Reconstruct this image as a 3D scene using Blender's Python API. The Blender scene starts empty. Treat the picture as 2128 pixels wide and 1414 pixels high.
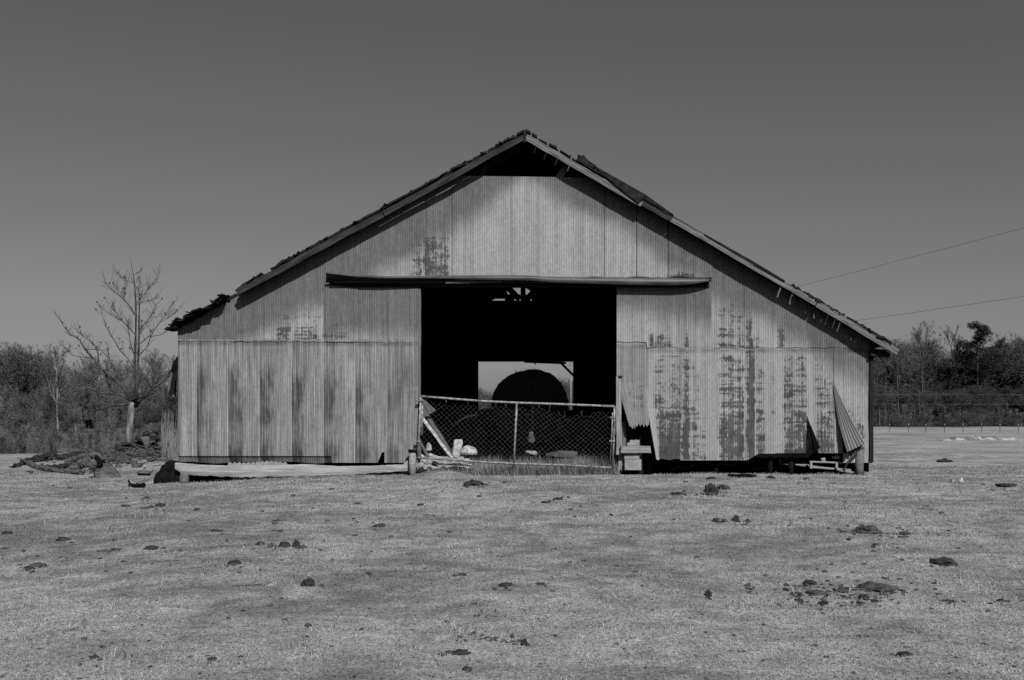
import bpy, bmesh, math, random
import numpy as np
from mathutils import Vector, Matrix, noise as mnoise

S = bpy.context.scene
COL = S.collection
RNG = random.Random(7)
NR = np.random.default_rng(11)

# ------------------------------------------------------------------ camera, sky, sun
D, EYE, F = 19.2, 1.06, 2068.9          # camera distance to the barn front, eye height, focal length in photo pixels
CX, HY = 1064.0, 870.0                  # photo column of the vanishing point, photo row of the horizon
cd = bpy.data.cameras.new('camera'); cam = bpy.data.objects.new('camera', cd); COL.objects.link(cam)
cam.location = (0, -D, EYE); cam.rotation_euler = (math.radians(90), 0, 0)
cd.lens = 35; cd.sensor_width = 36; cd.shift_y = (HY-707)/2128.0
cd.clip_end = 6000
S.camera = cam
S.render.resolution_x, S.render.resolution_y = 1024, 680

SUN_EL, SUN_AZ = math.radians(41), math.radians(18)     # azimuth measured from the barn-front normal towards the right
w = bpy.data.worlds.new('World'); S.world = w; w.use_nodes = True
nt = w.node_tree; nt.nodes.clear()
o_ = nt.nodes.new('ShaderNodeOutputWorld'); bg = nt.nodes.new('ShaderNodeBackground')
sky = nt.nodes.new('ShaderNodeTexSky'); sky.sky_type = 'NISHITA'; sky.sun_disc = False
sky.sun_elevation = SUN_EL; sky.sun_rotation = math.pi-SUN_AZ
sky.air_density = 1.0; sky.dust_density = 1.6; sky.ozone_density = 1.0
sep = nt.nodes.new('ShaderNodeSeparateColor')                     # black and white through a yellow-red filter
m1 = nt.nodes.new('ShaderNodeMath'); m1.operation = 'MULTIPLY'; m1.inputs[1].default_value = 0.62
m2 = nt.nodes.new('ShaderNodeMath'); m2.operation = 'MULTIPLY'; m2.inputs[1].default_value = 0.38
ad = nt.nodes.new('ShaderNodeMath'); ad.operation = 'ADD'
nt.links.new(sky.outputs[0], sep.inputs[0])
nt.links.new(sep.outputs[0], m1.inputs[0]); nt.links.new(sep.outputs[1], m2.inputs[0])
nt.links.new(m1.outputs[0], ad.inputs[0]); nt.links.new(m2.outputs[0], ad.inputs[1])
nt.links.new(ad.outputs[0], bg.inputs[0]); bg.inputs[1].default_value = 0.053
nt.links.new(bg.outputs[0], o_.inputs[0])

ld = bpy.data.lights.new('sun', 'SUN'); ld.energy = 5.0; ld.angle = math.radians(0.53); ld.color = (1, 1, 1)
sun = bpy.data.objects.new('sun', ld); COL.objects.link(sun)
SD = Vector((math.sin(SUN_AZ)*math.cos(SUN_EL), -math.cos(SUN_AZ)*math.cos(SUN_EL), math.sin(SUN_EL)))
sun.rotation_euler = SD.to_track_quat('Z', 'Y').to_euler(); sun.location = (10, -20, 30)
S.view_settings.view_transform = 'Standard'; S.view_settings.look = 'None'
S.view_settings.exposure = 0; S.view_settings.gamma = 1
try:
    S.cycles.max_bounces = 4; S.cycles.diffuse_bounces = 0; S.cycles.use_denoising = False
except Exception: pass

# ------------------------------------------------------------------ helpers
def at(px, py, Y):
    s = (Y+D)/F
    return Vector(((px-CX)*s, Y, EYE-(py-HY)*s))
SC = F/D                                  # photo pixels per metre in the plane of the barn front
def wx(px): return (px-CX)/SC
def wz(py): return EYE-(py-HY)/SC

def sm(a, b, x):
    t = np.clip((x-a)/(b-a), 0, 1); return t*t*(3-2*t)
def hsh(i, j, s):
    v = np.sin(i*127.1+j*311.7+s*74.7)*43758.5453
    return v-np.floor(v)
def vn(x, y, s=0):
    xi, yi = np.floor(x), np.floor(y); fx, fy = x-xi, y-yi
    fx = fx*fx*(3-2*fx); fy = fy*fy*(3-2*fy)
    a, b, c, d = hsh(xi, yi, s), hsh(xi+1, yi, s), hsh(xi, yi+1, s), hsh(xi+1, yi+1, s)
    return (a*(1-fx)+b*fx)*(1-fy)+(c*(1-fx)+d*fx)*fy
def fbm(x, y, s=0, o=4):
    r, a, t = 0, .5, 0
    for k in range(o):
        r = r+a*vn(x*2**k, y*2**k, s+k); t += a; a *= .5
    return r/t

def tag(o, label=None, cat=None, group=None, kind=None):
    if label: o['label'] = label
    if cat: o['category'] = cat
    if group: o['group'] = group
    if kind: o['kind'] = kind
    return o
def thing(name, label, cat, loc=(0, 0, 0), group=None, kind=None):
    e = bpy.data.objects.new(name, None); COL.objects.link(e); e.location = loc
    e.empty_display_size = .2
    return tag(e, label, cat, group, kind)
def link(name, me, mat, parent=None, loc=(0, 0, 0)):
    o = bpy.data.objects.new(name, me); COL.objects.link(o)
    if mat: me.materials.append(mat)
    o.location = Vector(loc)
    if parent is not None:
        o.parent = parent
        p = parent
        while p is not None:
            o.location = o.location-p.location; p = p.parent
    return o
def npmesh(name, V, Fc, mat, parent=None, loc=(0, 0, 0), smooth=False, attrs=None):
    V = np.asarray(V, dtype=np.float32).reshape(-1, 3); Fc = np.asarray(Fc, dtype=np.int32)
    me = bpy.data.meshes.new(name); n, k = Fc.shape
    me.vertices.add(len(V)); me.vertices.foreach_set('co', V.ravel())
    me.loops.add(n*k); me.loops.foreach_set('vertex_index', Fc.ravel())
    me.polygons.add(n); me.polygons.foreach_set('loop_start', np.arange(0, n*k, k, dtype=np.int32))
    me.polygons.foreach_set('loop_total', np.full(n, k, dtype=np.int32))
    if smooth: me.polygons.foreach_set('use_smooth', np.ones(n, dtype=bool))
    for a, val in (attrs or {}).items():
        at_ = me.attributes.new(a, 'FLOAT', 'POINT'); at_.data.foreach_set('value', np.asarray(val, dtype=np.float32).ravel())
    me.update(calc_edges=True); me.validate()
    return link(name, me, mat, parent, loc)
def gridfaces(nr, nc):
    i = np.arange(nr-1)[:, None]*nc+np.arange(nc-1)[None, :]
    return np.stack([i, i+1, i+nc+1, i+nc], -1).reshape(-1, 4)

class MB:
    def __init__(s): s.v = []; s.f = []
    def box(s, c, d, rot=None):
        c = Vector(c); b = len(s.v)
        for x in (-.5, .5):
            for y in (-.5, .5):
                for z in (-.5, .5):
                    p = Vector((x*d[0], y*d[1], z*d[2]))
                    if rot is not None: p = rot @ p
                    s.v.append(c+p)
        for q in ((0, 1, 3, 2), (4, 6, 7, 5), (0, 4, 5, 1), (2, 3, 7, 6), (0, 2, 6, 4), (1, 5, 7, 3)): s.f.append([b+k for k in q])
    def prism(s, poly, y0, y1):
        """poly: list of (x,z); extruded along Y"""
        b = len(s.v); n = len(poly)
        for y in (y0, y1):
            for x, z in poly: s.v.append(Vector((x, y, z)))
        s.f.append([b+k for k in range(n)]); s.f.append([b+n+k for k in reversed(range(n))])
        for k in range(n):
            j = (k+1) % n; s.f.append([b+k, b+n+k, b+n+j, b+j])
    def tube(s, pts, rads, k=6, cap=True):
        pts = [Vector(p) for p in pts]; b = len(s.v)
        if not hasattr(rads, '__len__'): rads = [rads]*len(pts)
        up = Vector((.31, .2, .93))
        for i, p in enumerate(pts):
            t = (pts[min(i+1, len(pts)-1)]-pts[max(i-1, 0)]).normalized()
            a = t.cross(up)
            if a.length < .1: a = t.cross(Vector((1, 0, 0)))
            a.normalize(); c = t.cross(a)
            for j in range(k):
                an = 2*math.pi*j/k; s.v.append(p+(a*math.cos(an)+c*math.sin(an))*rads[i])
        for i in range(len(pts)-1):
            for j in range(k):
                q = (j+1) % k; s.f.append([b+i*k+j, b+i*k+q, b+(i+1)*k+q, b+(i+1)*k+j])
        if cap:
            s.f.append([b+j for j in reversed(range(k))]); s.f.append([b+(len(pts)-1)*k+j for j in range(k)])
    def build(s, name, mat, parent=None, smooth=False, bevel=0):
        me = bpy.data.meshes.new(name); me.from_pydata([tuple(v) for v in s.v], [], s.f)
        bm = bmesh.new(); bm.from_mesh(me); bmesh.ops.recalc_face_normals(bm, faces=bm.faces)
        if bevel: bmesh.ops.bevel(bm, geom=list(bm.edges), offset=bevel, segments=1, affect='EDGES')
        bm.to_mesh(me); bm.free()
        if smooth:
            for p in me.polygons: p.use_smooth = True
        return link(name, me, mat, parent)

def plank(name, p0, p1, h, t, mat, parent=None, seed=0, wob=.006, n=14, up=(0, 0, 1), ragged=.015, taper=1.0):
    """a weathered board; its local X runs along the length so that the grain follows it"""
    p0, p1 = Vector(p0), Vector(p1); L = (p1-p0).length; x = (p1-p0).normalized()
    up = Vector(up); y = up.cross(x)
    if y.length < .05: y = Vector((0, 1, 0)).cross(x)
    y.normalize(); z = x.cross(y)
    r = random.Random(seed); V = []; Fc = []
    for i in range(n+1):
        u = i/n; k = 1+(taper-1)*u
        dz = wob*(mnoise.noise((u*3, seed*3.7, 0)))*2; e0 = wob*mnoise.noise((u*9, seed, 5)); e1 = wob*mnoise.noise((u*9, seed, 9))
        for (sy, sz) in ((-1, -1), (1, -1), (1, 1), (-1, 1)):
            xx = u*L
            if i in (0, n): xx += r.uniform(-ragged, ragged)
            V.append((xx, sy*t/2, sz*h*k/2+dz+(e0 if sz < 0 else e1)))
    for i in range(n):
        b = i*4
        for j in range(4):
            q = (j+1) % 4; Fc.append([b+j, b+q, b+4+q, b+4+j])
    Fc.append([3, 2, 1, 0]); Fc.append([n*4+j for j in range(4)])
    me = bpy.data.meshes.new(name); me.from_pydata(V, [], Fc)
    bm = bmesh.new(); bm.from_mesh(me); bmesh.ops.recalc_face_normals(bm, faces=bm.faces); bm.to_mesh(me); bm.free()
    o = link(name, me, mat, parent, p0)
    o.rotation_euler = Matrix((x, y, z)).transposed().to_euler()
    return o

def blob(name, loc, size, seed, mat, parent=None, sub=3, amp=.28, freq=1.6, flat=-.25):
    bm = bmesh.new(); bmesh.ops.create_icosphere(bm, subdivisions=sub, radius=1)
    for v in bm.verts:
        n = mnoise.fractal(v.co*freq+Vector((seed*3.1, seed*1.7, seed)), .8, 2.1, 4)
        v.co *= 1+amp*n
        if v.co.z < flat: v.co.z = flat+(v.co.z-flat)*.12
        v.co.z -= flat*.75
        v.co = Vector((v.co.x*size[0], v.co.y*size[1], v.co.z*size[2]))
    me = bpy.data.meshes.new(name); bm.to_mesh(me); bm.free()
    return link(name, me, mat, parent, loc)

def rock(name, loc, size, seed, mat, parent=None, n=14, rz=0, bevel=.012):
    r = random.Random(seed); bm = bmesh.new()
    for k in range(n):
        d = Vector((r.uniform(-1, 1), r.uniform(-1, 1), r.uniform(-1, 1)))
        m = max(abs(d.x), abs(d.y), abs(d.z)); d = d/m*r.uniform(.8, 1)
        bm.verts.new((d.x*size[0], d.y*size[1], d.z*size[2]))
    h = bmesh.ops.convex_hull(bm, input=bm.verts)
    bmesh.ops.delete(bm, geom=[g for g in h['geom_interior'] if isinstance(g, bmesh.types.BMVert)], context='VERTS')
    if bevel: bmesh.ops.bevel(bm, geom=list(bm.edges), offset=bevel, segments=1, affect='EDGES')
    me = bpy.data.meshes.new(name); bm.to_mesh(me); bm.free()
    o = link(name, me, mat, parent, loc); o.rotation_euler = (0, 0, rz)
    return o

K = .60      # albedo scale for the strength of the sun lamp
# ------------------------------------------------------------------ materials (a grey world: the photograph is black and white)
def base_mat(name, rough=.85, spec=.2):
    m = bpy.data.materials.new(name); m.use_nodes = True; t = m.node_tree
    b = t.nodes['Principled BSDF']; b.inputs['Roughness'].default_value = rough
    b.inputs['Specular IOR Level'].default_value = spec
    return m, t, b
def noise_mat(name, lo, hi, scale, rough=.9, spec=.15, stretch=(1, 1, 1), detail=6, bump=0, bscale=None, contrast=(.3, .7)):
    m, t, b = base_mat(name, rough, spec); lo, hi = lo*K, hi*K
    tc = t.nodes.new('ShaderNodeTexCoord'); mp = t.nodes.new('ShaderNodeMapping'); mp.inputs['Scale'].default_value = stretch
    n = t.nodes.new('ShaderNodeTexNoise'); n.inputs['Scale'].default_value = scale; n.inputs['Detail'].default_value = detail
    r = t.nodes.new('ShaderNodeValToRGB'); r.color_ramp.elements[0].position = contrast[0]; r.color_ramp.elements[1].position = contrast[1]
    r.color_ramp.elements[0].color = (lo, lo, lo, 1); r.color_ramp.elements[1].color = (hi, hi, hi, 1)
    t.links.new(tc.outputs['Object'], mp.inputs[0]); t.links.new(mp.outputs[0], n.inputs['Vector'])
    t.links.new(n.outputs['Fac'], r.inputs[0]); t.links.new(r.outputs[0], b.inputs['Base Color'])
    if bump:
        n2 = t.nodes.new('ShaderNodeTexNoise'); n2.inputs['Scale'].default_value = bscale or scale*3; n2.inputs['Detail'].default_value = 5
        bp = t.nodes.new('ShaderNodeBump'); bp.inputs['Strength'].default_value = bump; bp.inputs['Distance'].default_value = .02
        t.links.new(mp.outputs[0], n2.inputs['Vector']); t.links.new(n2.outputs['Fac'], bp.inputs['Height']); t.links.new(bp.outputs[0], b.inputs['Normal'])
    return m
def attr_mat(name, attr, rough=.8, spec=.2, nscale=60, namp=.25, two=None):
    """base colour = mesh attribute (albedo) times a fine noise"""
    m, t, b = base_mat(name, rough, spec)
    a = t.nodes.new('ShaderNodeAttribute'); a.attribute_name = attr
    tc = t.nodes.new('ShaderNodeTexCoord'); n = t.nodes.new('ShaderNodeTexNoise'); n.inputs['Scale'].default_value = nscale; n.inputs['Detail'].default_value = 3
    mr = t.nodes.new('ShaderNodeMapRange'); mr.inputs[1].default_value = .25; mr.inputs[2].default_value = .75
    mr.inputs[3].default_value = K*(1-namp); mr.inputs[4].default_value = K*(1+namp)
    mu = t.nodes.new('ShaderNodeMath'); mu.operation = 'MULTIPLY'
    t.links.new(tc.outputs['Object'], n.inputs['Vector']); t.links.new(n.outputs['Fac'], mr.inputs[0])
    t.links.new(a.outputs['Fac'], mu.inputs[0]); t.links.new(mr.outputs[0], mu.inputs[1]); t.links.new(mu.outputs[0], b.inputs['Base Color'])
    return m
M = {}
M['metal'] = attr_mat('weathered_galvanised_steel', 'alb', .62, .25, 45, .14)
M['wood_pale'] = noise_mat('sunbleached_wood', .19, .52, 3.0, .85, .15, (.9, 14, 14), 8, .5, 10)
M['wood_sill'] = noise_mat('split_pale_timber', .30, .62, 2.2, .85, .15, (.9, 12, 12), 8, .6, 9)
M['wood_grey'] = noise_mat('grey_weathered_wood', .10, .28, 3.0, .9, .1, (.9, 14, 14), 7, .5, 10)
M['wood_dark'] = noise_mat('dark_old_wood', .015, .04, 3.0, .95, .05, (1, 8, 8))
M['shingle'] = noise_mat('rotten_dark_shingle', .012, .045, 9, .95, .05, (1, 1, 1), 6, .6, 30)
M['tin_dark'] = noise_mat('dark_tin', .02, .06, 4, .6, .2)
M['barge_dark'] = noise_mat('dark_weathered_board', .012, .085, 3.0, .85, .1, (.9, 14, 14), 8, .5, 10)
M['barge_pale'] = noise_mat('weathered_board', .08, .32, 3.0, .85, .1, (.9, 14, 14), 8, .5, 10)
M['tin_flash'] = noise_mat('dull_tin_flashing', .04, .13, 2.2, .5, .35, (1, 5, 5), 6)
M['inside'] = noise_mat('shade_dark_interior_wood', .008, .025, 2, .95, .05)  # old wood coloured near black, with the interior's shade put into it
M['pipe'] = noise_mat('rusty_galvanised_pipe', .14, .42, 14, .55, .35, (1, 1, 1), 6, 0, None, (.35, .6))
M['wire'] = noise_mat('galvanised_wire', .14, .32, 8, .5, .3)
M['dung'] = noise_mat('dried_dung', .022, .08, 14, .95, .08, (1, 1, 1), 6, .8, 40)
M['dung_pale'] = noise_mat('bleached_dung', .05, .13, 14, .95, .08, (1, 1, 1), 6, .8, 40)
M['white'] = noise_mat('dirty_white_plastic', .28, .85, 13, .6, .25, (1, 1, 1), 6, .3, 25)
M['concrete'] = noise_mat('old_concrete', .30, .46, 12, .95, .1, (1, 1, 1), 6, .4, 60)
M['stone'] = noise_mat('grey_fieldstone', .07, .17, 6, .95, .1, (1, 1, 1), 6, .6, 25)
M['log'] = noise_mat('weathered_log', .07, .2, 3, .95, .08, (1, 6, 6), 7, .7, 12)
M['log_dark'] = noise_mat('dark_rotten_log', .02, .075, 5, .95, .08, (1, 4, 4), 6, .7, 14)
M['black'] = noise_mat('black_rubber_and_shade', .004, .014, 8, .9, .08)  # black things, and the black that stands in for shade in holes
M['hay'] = noise_mat('old_hay', .03, .09, 20, .95, .05, (1, 1, 6), 5, .6, 60)  # hay coloured dark for the barn shade it stands in
M['bark'] = noise_mat('pale_bark', .09, .42, 7, .95, .08, (1, 1, .35), 6, .6, 30)
M['bark_limb'] = noise_mat('grey_limb_bark', .025, .14, 5, .95, .08, (1, 1, .5), 6, .5, 25)
M['bark_twig'] = noise_mat('twig_bark', .02, .10, 3, .95, .08, (1, 1, 1), 4)
M['bark_white'] = noise_mat('white_sycamore_bark', .14, .42, 1.2, .95, .08, (1, 1, .4), 6)
M['bark_far'] = noise_mat('grey_bark', .05, .16, .8, .95, .05)
M['twigs'] = attr_mat('bare_twigs', 'alb', .95, .05, .5, .25)
M['needles'] = attr_mat('pine_needles', 'alb', .8, .1, .6, .25)
M['steel_post'] = noise_mat('dark_steel_post', .05, .1, 5)
M['cap_white'] = noise_mat('white_post_cap', .55, .7, 5)
M['chalk'] = noise_mat('bare_pale_earth', .2, .48, 2.2, .95, .05, (1, 1, 1), 6, .5, 8, (.4, .55))
M['cable'] = noise_mat('cable', .02, .03, 3)
M['cable_pale'] = noise_mat('pale_cable', .3, .4, 3)
M['stem'] = noise_mat('dry_cane', .16, .42, 2)
M['sack'] = noise_mat('dusty_grey_sack', .16, .3, 6)

# ------------------------------------------------------------------ ground
LY = [0, 15, 19, 35, 60, 95, 120, 150, 210, 400, 1500]
LZ = [-.22, -.22, -.27, -1.15, -2.6, -3.9, -3.7, -2.4, -2.0, -3, -6]
RY = [0, 40, 115, 140, 160, 175, 240, 400, 1500]
RZ = [-.04, -.36, -.86, -.62, -.42, -.5, -1.6, -3, -6]
def gz(X, Y):
    X = np.asarray(X, float); Y = np.asarray(Y, float)
    t = sm(-13, 1, X)
    behind = np.interp(Y, LY, LZ)*(1-t)+np.interp(Y, RY, RZ)*t
    tf = sm(-7.5, -2.5, X)
    z0 = -.22*(1-tf)-.02*tf
    front = z0-(.54+z0*.6)*sm(0, 21, -Y)*1.0
    k = sm(-.6, 1.2, Y)
    z = front*(1-k)+behind*k
    z = z+(fbm(X*.45, Y*.45, 3, 3)-.5)*.10*sm(-.2, 2.5, np.abs(Y-.4))*(1+np.clip(Y, 0, 60)/40)
    z = z+(fbm(X*3.1, Y*3.1, 9, 3)-.5)*.045*(Y < 30)
    z = z+.10*np.exp(-((X+1.35)**2/.20+(Y+.25)**2/.12))
    return z
def g1(X, Y): return float(gz(np.array([X]), np.array([Y]))[0])
def ghit(px, py):
    """the point of the ground seen at a photo pixel"""
    Ys = np.concatenate([np.linspace(-14.5, 22, 2600), np.linspace(22, 200, 1500)])
    s = (Ys+D)/F; X = (px-CX)*s; Z = EYE-(py-HY)*s
    d = Z-gz(X, Ys); i = int(np.argmax(d <= 0))
    if d[i] > 0: i = len(Ys)-1
    return Vector((X[i], Ys[i], float(gz(X[i:i+1], Ys[i:i+1])[0])))
def pxm(Y): return F/(Y+D)

def patch(X, Y):
    """slow patchiness of the sward, 0 dark .. 1 pale"""
    a = fbm(X*.30+vn(X*.7, Y*.7, 4)*.6, Y*.55, 21, 4); b = fbm(X*1.1, Y*2.0, 33, 3); c = fbm(X*4.2, Y*5.5, 37, 3)
    near = .10*sm(-9, -16, Y)
    return np.clip((a-.5)*1.5+(b-.5)*1.4+(c-.5)*1.9+.54-near, 0, 1)

xs = np.concatenate([-np.geomspace(900, 15.2, 46), np.arange(-15, 15.01, .085), np.geomspace(15.2, 900, 46)])
ys = np.concatenate([np.arange(-24, -17.6, .4), np.arange(-17.5, 2.6, .07), np.arange(2.7, 26, .3), np.geomspace(26.5, 1800, 95)])
GX, GY = np.meshgrid(xs, ys); GZ = gz(GX, GY)
gm, t, b = base_mat('dead_pasture', .98, .03)
a = t.nodes.new('ShaderNodeAttribute'); a.attribute_name = 'alb'
tc = t.nodes.new('ShaderNodeTexCoord')
def nz(scale, detail, stretch=None):
    n = t.nodes.new('ShaderNodeTexNoise'); n.inputs['Scale'].default_value = scale; n.inputs['Detail'].default_value = detail; n.inputs['Roughness'].default_value = .65
    if stretch:
        mp = t.nodes.new('ShaderNodeMapping'); mp.inputs['Scale'].default_value = stretch
        t.links.new(tc.outputs['Object'], mp.inputs[0]); t.links.new(mp.outputs[0], n.inputs['Vector'])
    else: t.links.new(tc.outputs['Object'], n.inputs['Vector'])
    return n
n1, n2, n3 = nz(34, 7), nz(5.5, 6, (1, 1.6, 1)), nz(.9, 4)
def rng_(n, lo, hi):
    r = t.nodes.new('ShaderNodeMapRange'); r.inputs[1].default_value = .32; r.inputs[2].default_value = .68; r.inputs[3].default_value = lo; r.inputs[4].default_value = hi
    t.links.new(n.outputs['Fac'], r.inputs[0]); return r
def mul(x, y):
    q = t.nodes.new('ShaderNodeMath'); q.operation = 'MULTIPLY'; t.links.new(x, q.inputs[0]); t.links.new(y, q.inputs[1]); return q.outputs[0]
v = mul(mul(a.outputs['Fac'], rng_(n1, .6, 1.4).outputs[0]), mul(rng_(n2, .72, 1.25).outputs[0], rng_(n3, .85, 1.12).outputs[0]))
t.links.new(v, b.inputs['Base Color'])
bp = t.nodes.new('ShaderNodeBump'); bp.inputs['Strength'].default_value = .9; bp.inputs['Distance'].default_value = .02
t.links.new(n1.outputs['Fac'], bp.inputs['Height']); t.links.new(bp.outputs[0], b.inputs['Normal'])
galb = K*(.265+.22*patch(GX, GY))
galb = np.where((GY > .4) & (GY < 20.5) & (np.abs(GX-.25) < 6.6), .02, galb)            # barn dirt floor, coloured near black to deepen the interior's shade
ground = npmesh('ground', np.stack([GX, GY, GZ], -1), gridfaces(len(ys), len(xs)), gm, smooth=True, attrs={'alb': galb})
tag(ground, 'grazed pasture of short dead winter grass around the barn', 'ground', None, 'structure')

# dead grass: one mass of blades
def blades(X, Y, L, W, lean, alb, Z=None):
    n = len(X); Z = gz(X, Y) if Z is None else Z
    az = NR.uniform(0, 2*math.pi, n); an = NR.uniform(lean[0], lean[1], n)
    dx, dy, dz = np.cos(az)*np.sin(an), np.sin(az)*np.sin(an), np.cos(an)
    sx, sy = -np.sin(az), np.cos(az)
    P = np.stack([X, Y, Z-.004], -1); T = np.stack([dx, dy, dz], -1)*L[:, None]; Sd = np.stack([sx, sy, 0*sx], -1)*(W/2)[:, None]
    mid = P+T*.55+np.stack([0*X, 0*X, L*.10], -1)
    V = np.stack([P-Sd, P+Sd, mid+Sd*.8, P+T, mid-Sd*.8], 1)
    i = np.arange(n)[:, None]*5
    return V.reshape(-1, 3), np.concatenate([i+np.array([[0, 1, 2, 4]])]), np.concatenate([i+np.array([[4, 2, 3, 3]])])[:, :3], np.repeat(alb, 5)
N = 560000
d = 4.7*np.exp(NR.uniform(0, 1, N)*math.log(24.0/4.7)); X = NR.uniform(-.62, .62, N)*d; Y = d-D
ok = ~((Y > -.05) & (np.abs(X-.25) < 6.7)); X, Y, d = X[ok], Y[ok], d[ok]
pt = patch(X, Y); keep = NR.uniform(0, 1, len(X)) < .55+.45*pt; X, Y, d, pt = X[keep], Y[keep], d[keep], pt[keep]
L = NR.uniform(.014, .046, len(X))*(1+.03*d); W = NR.uniform(.0018, .0036, len(X))*(.5+.10*d)
alb = (.225+.275*pt)*NR.uniform(.5, 1.5, len(X))
parts = [blades(X, Y, L, W, (1.02, 1.54), alb)]
# taller tufts: under the gate, along the wall foot, on the field
def tuft_area(n, px0, px1, Y0, Y1, l0, l1, a0, a1):
    Yq = Y0+(Y1-Y0)*NR.beta(1.6, 1.6, n); Xq = (NR.uniform(px0, px1, n)-CX)/SC
    hk = .35+1.1*fbm(Xq*2.3, Yq*2.3, 61, 3)
    return blades(Xq, Yq, hk*NR.uniform(l0, l1, n), NR.uniform(.0025, .0055, n), (.15, 1.25), NR.uniform(a0, a1, n))
parts.append(tuft_area(30000, 950, 1286, -.22, 1.5, .10, .42, .14, .62))
parts.append(tuft_area(2500, 880, 1000, -.2, .8, .05, .16, .22, .6))
parts.append(tuft_area(3500, 1360, 1790, -.1, .4, .02, .06, .24, .6))
parts.append(tuft_area(2200, 395, 860, -.25, .2, .02, .07, .24, .6))
cl = [(NR.uniform(-6.5, 6.5), NR.uniform(-14, -1)) for _ in range(80)]
Xc = np.concatenate([NR.normal(c[0], .10, 22) for c in cl]); Yc = np.concatenate([NR.normal(c[1], .09, 22) for c in cl])
parts.append(blades(Xc, Yc, NR.uniform(.04, .11, len(Xc)), NR.uniform(.004, .006, len(Xc)), (.3, 1.3), NR.uniform(.18, .6, len(Xc))))
Vs, Fs, As, off = [], [], [], 0
for (V, q, tr, al) in parts:
    Vs.append(V); As.append(al)
    Fs.append(np.concatenate([q[:, [0, 1, 2]], q[:, [0, 2, 3]], tr])+off); off += len(V)
M['grass'] = attr_mat('dead_grass_blades', 'alb', .9, .1, 3, .1)
tag(npmesh('grass', np.concatenate(Vs), np.concatenate(Fs), M['grass'], attrs={'alb': np.concatenate(As)}),
    'short dead grass blades and tufts covering the pasture', 'grass', None, 'stuff')

# ------------------------------------------------------------------ the barn
barn = thing('barn', 'big gabled barn clad in rusty corrugated sheets with an open central doorway', 'barn')
YF = -.30                                             # plane of the barge boards
pA = at(1091, 277, YF); pL = at(494, 604, YF); pR = at(1867, 729, YF)
kL = (pA.z-pL.z)/(pA.x-pL.x); kR = (pA.z-pR.z)/(pR.x-pA.x)
def roofz(X):
    X = np.asarray(X, float)
    return np.where(X < pA.x, pA.z-kL*(pA.x-X), pA.z-kR*(X-pA.x))
def rtop(px): return HY-(roofz(wx(np.asarray(px, float)))-.03-EYE)*SC      # wall top in wall-plane pixel rows
BACK = 20.5
XL, XR = wx(370), wx(1809)

PITCH = 3.62
RUST = [  # x0,x1,y0,y1, strength at top, at bottom: where the zinc has gone
 (852,876,505,577,.34,.58),(880,932,486,577,.55,.66),(745,800,552,577,.2,.4),(1388,1442,556,577,.3,.6),
 (575,605,655,707,.3,.8),(612,668,640,707,.22,.45),(674,722,660,707,.2,.6),(800,868,690,708,.2,.45),
 (1346,1396,694,722,.55,.62),(1419,1434,688,722,.5,.85),(1440,1450,694,722,.3,.5),(1493,1546,640,721,.36,.58),(1548,1563,652,722,.7,.8),(1566,1580,690,722,.3,.5),
 (1614,1629,670,722,.5,.75),(1500,1540,625,660,.2,.3),
 (1360,1412,735,850,.20,.45),(1362,1415,842,958,.52,.95),(1392,1414,720,850,.3,.6),(1418,1434,740,955,.6,.98),(1436,1452,760,955,.3,.55),(1452,1470,850,955,.2,.45),
 (1494,1546,730,850,.40,.62),(1494,1546,850,957,.62,.92),(1530,1546,790,870,.6,.8),(1550,1568,725,960,.82,.98),(1570,1590,760,960,.36,.55),(1606,1612,750,860,.5,.5),
 (1628,1676,735,880,.42,.60),(1630,1676,878,950,.70,.80),(1692,1731,760,850,.30,.45),(1692,1731,850,942,.55,.72),(1694,1700,740,800,.5,.5),
 (1758,1796,840,870,.3,.45),(1762,1796,870,945,.65,.68),(1296,1340,760,880,.12,.22)]
EDGL = [370, 409, 475, 541, 607, 673, 739, 805, 870]
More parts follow.
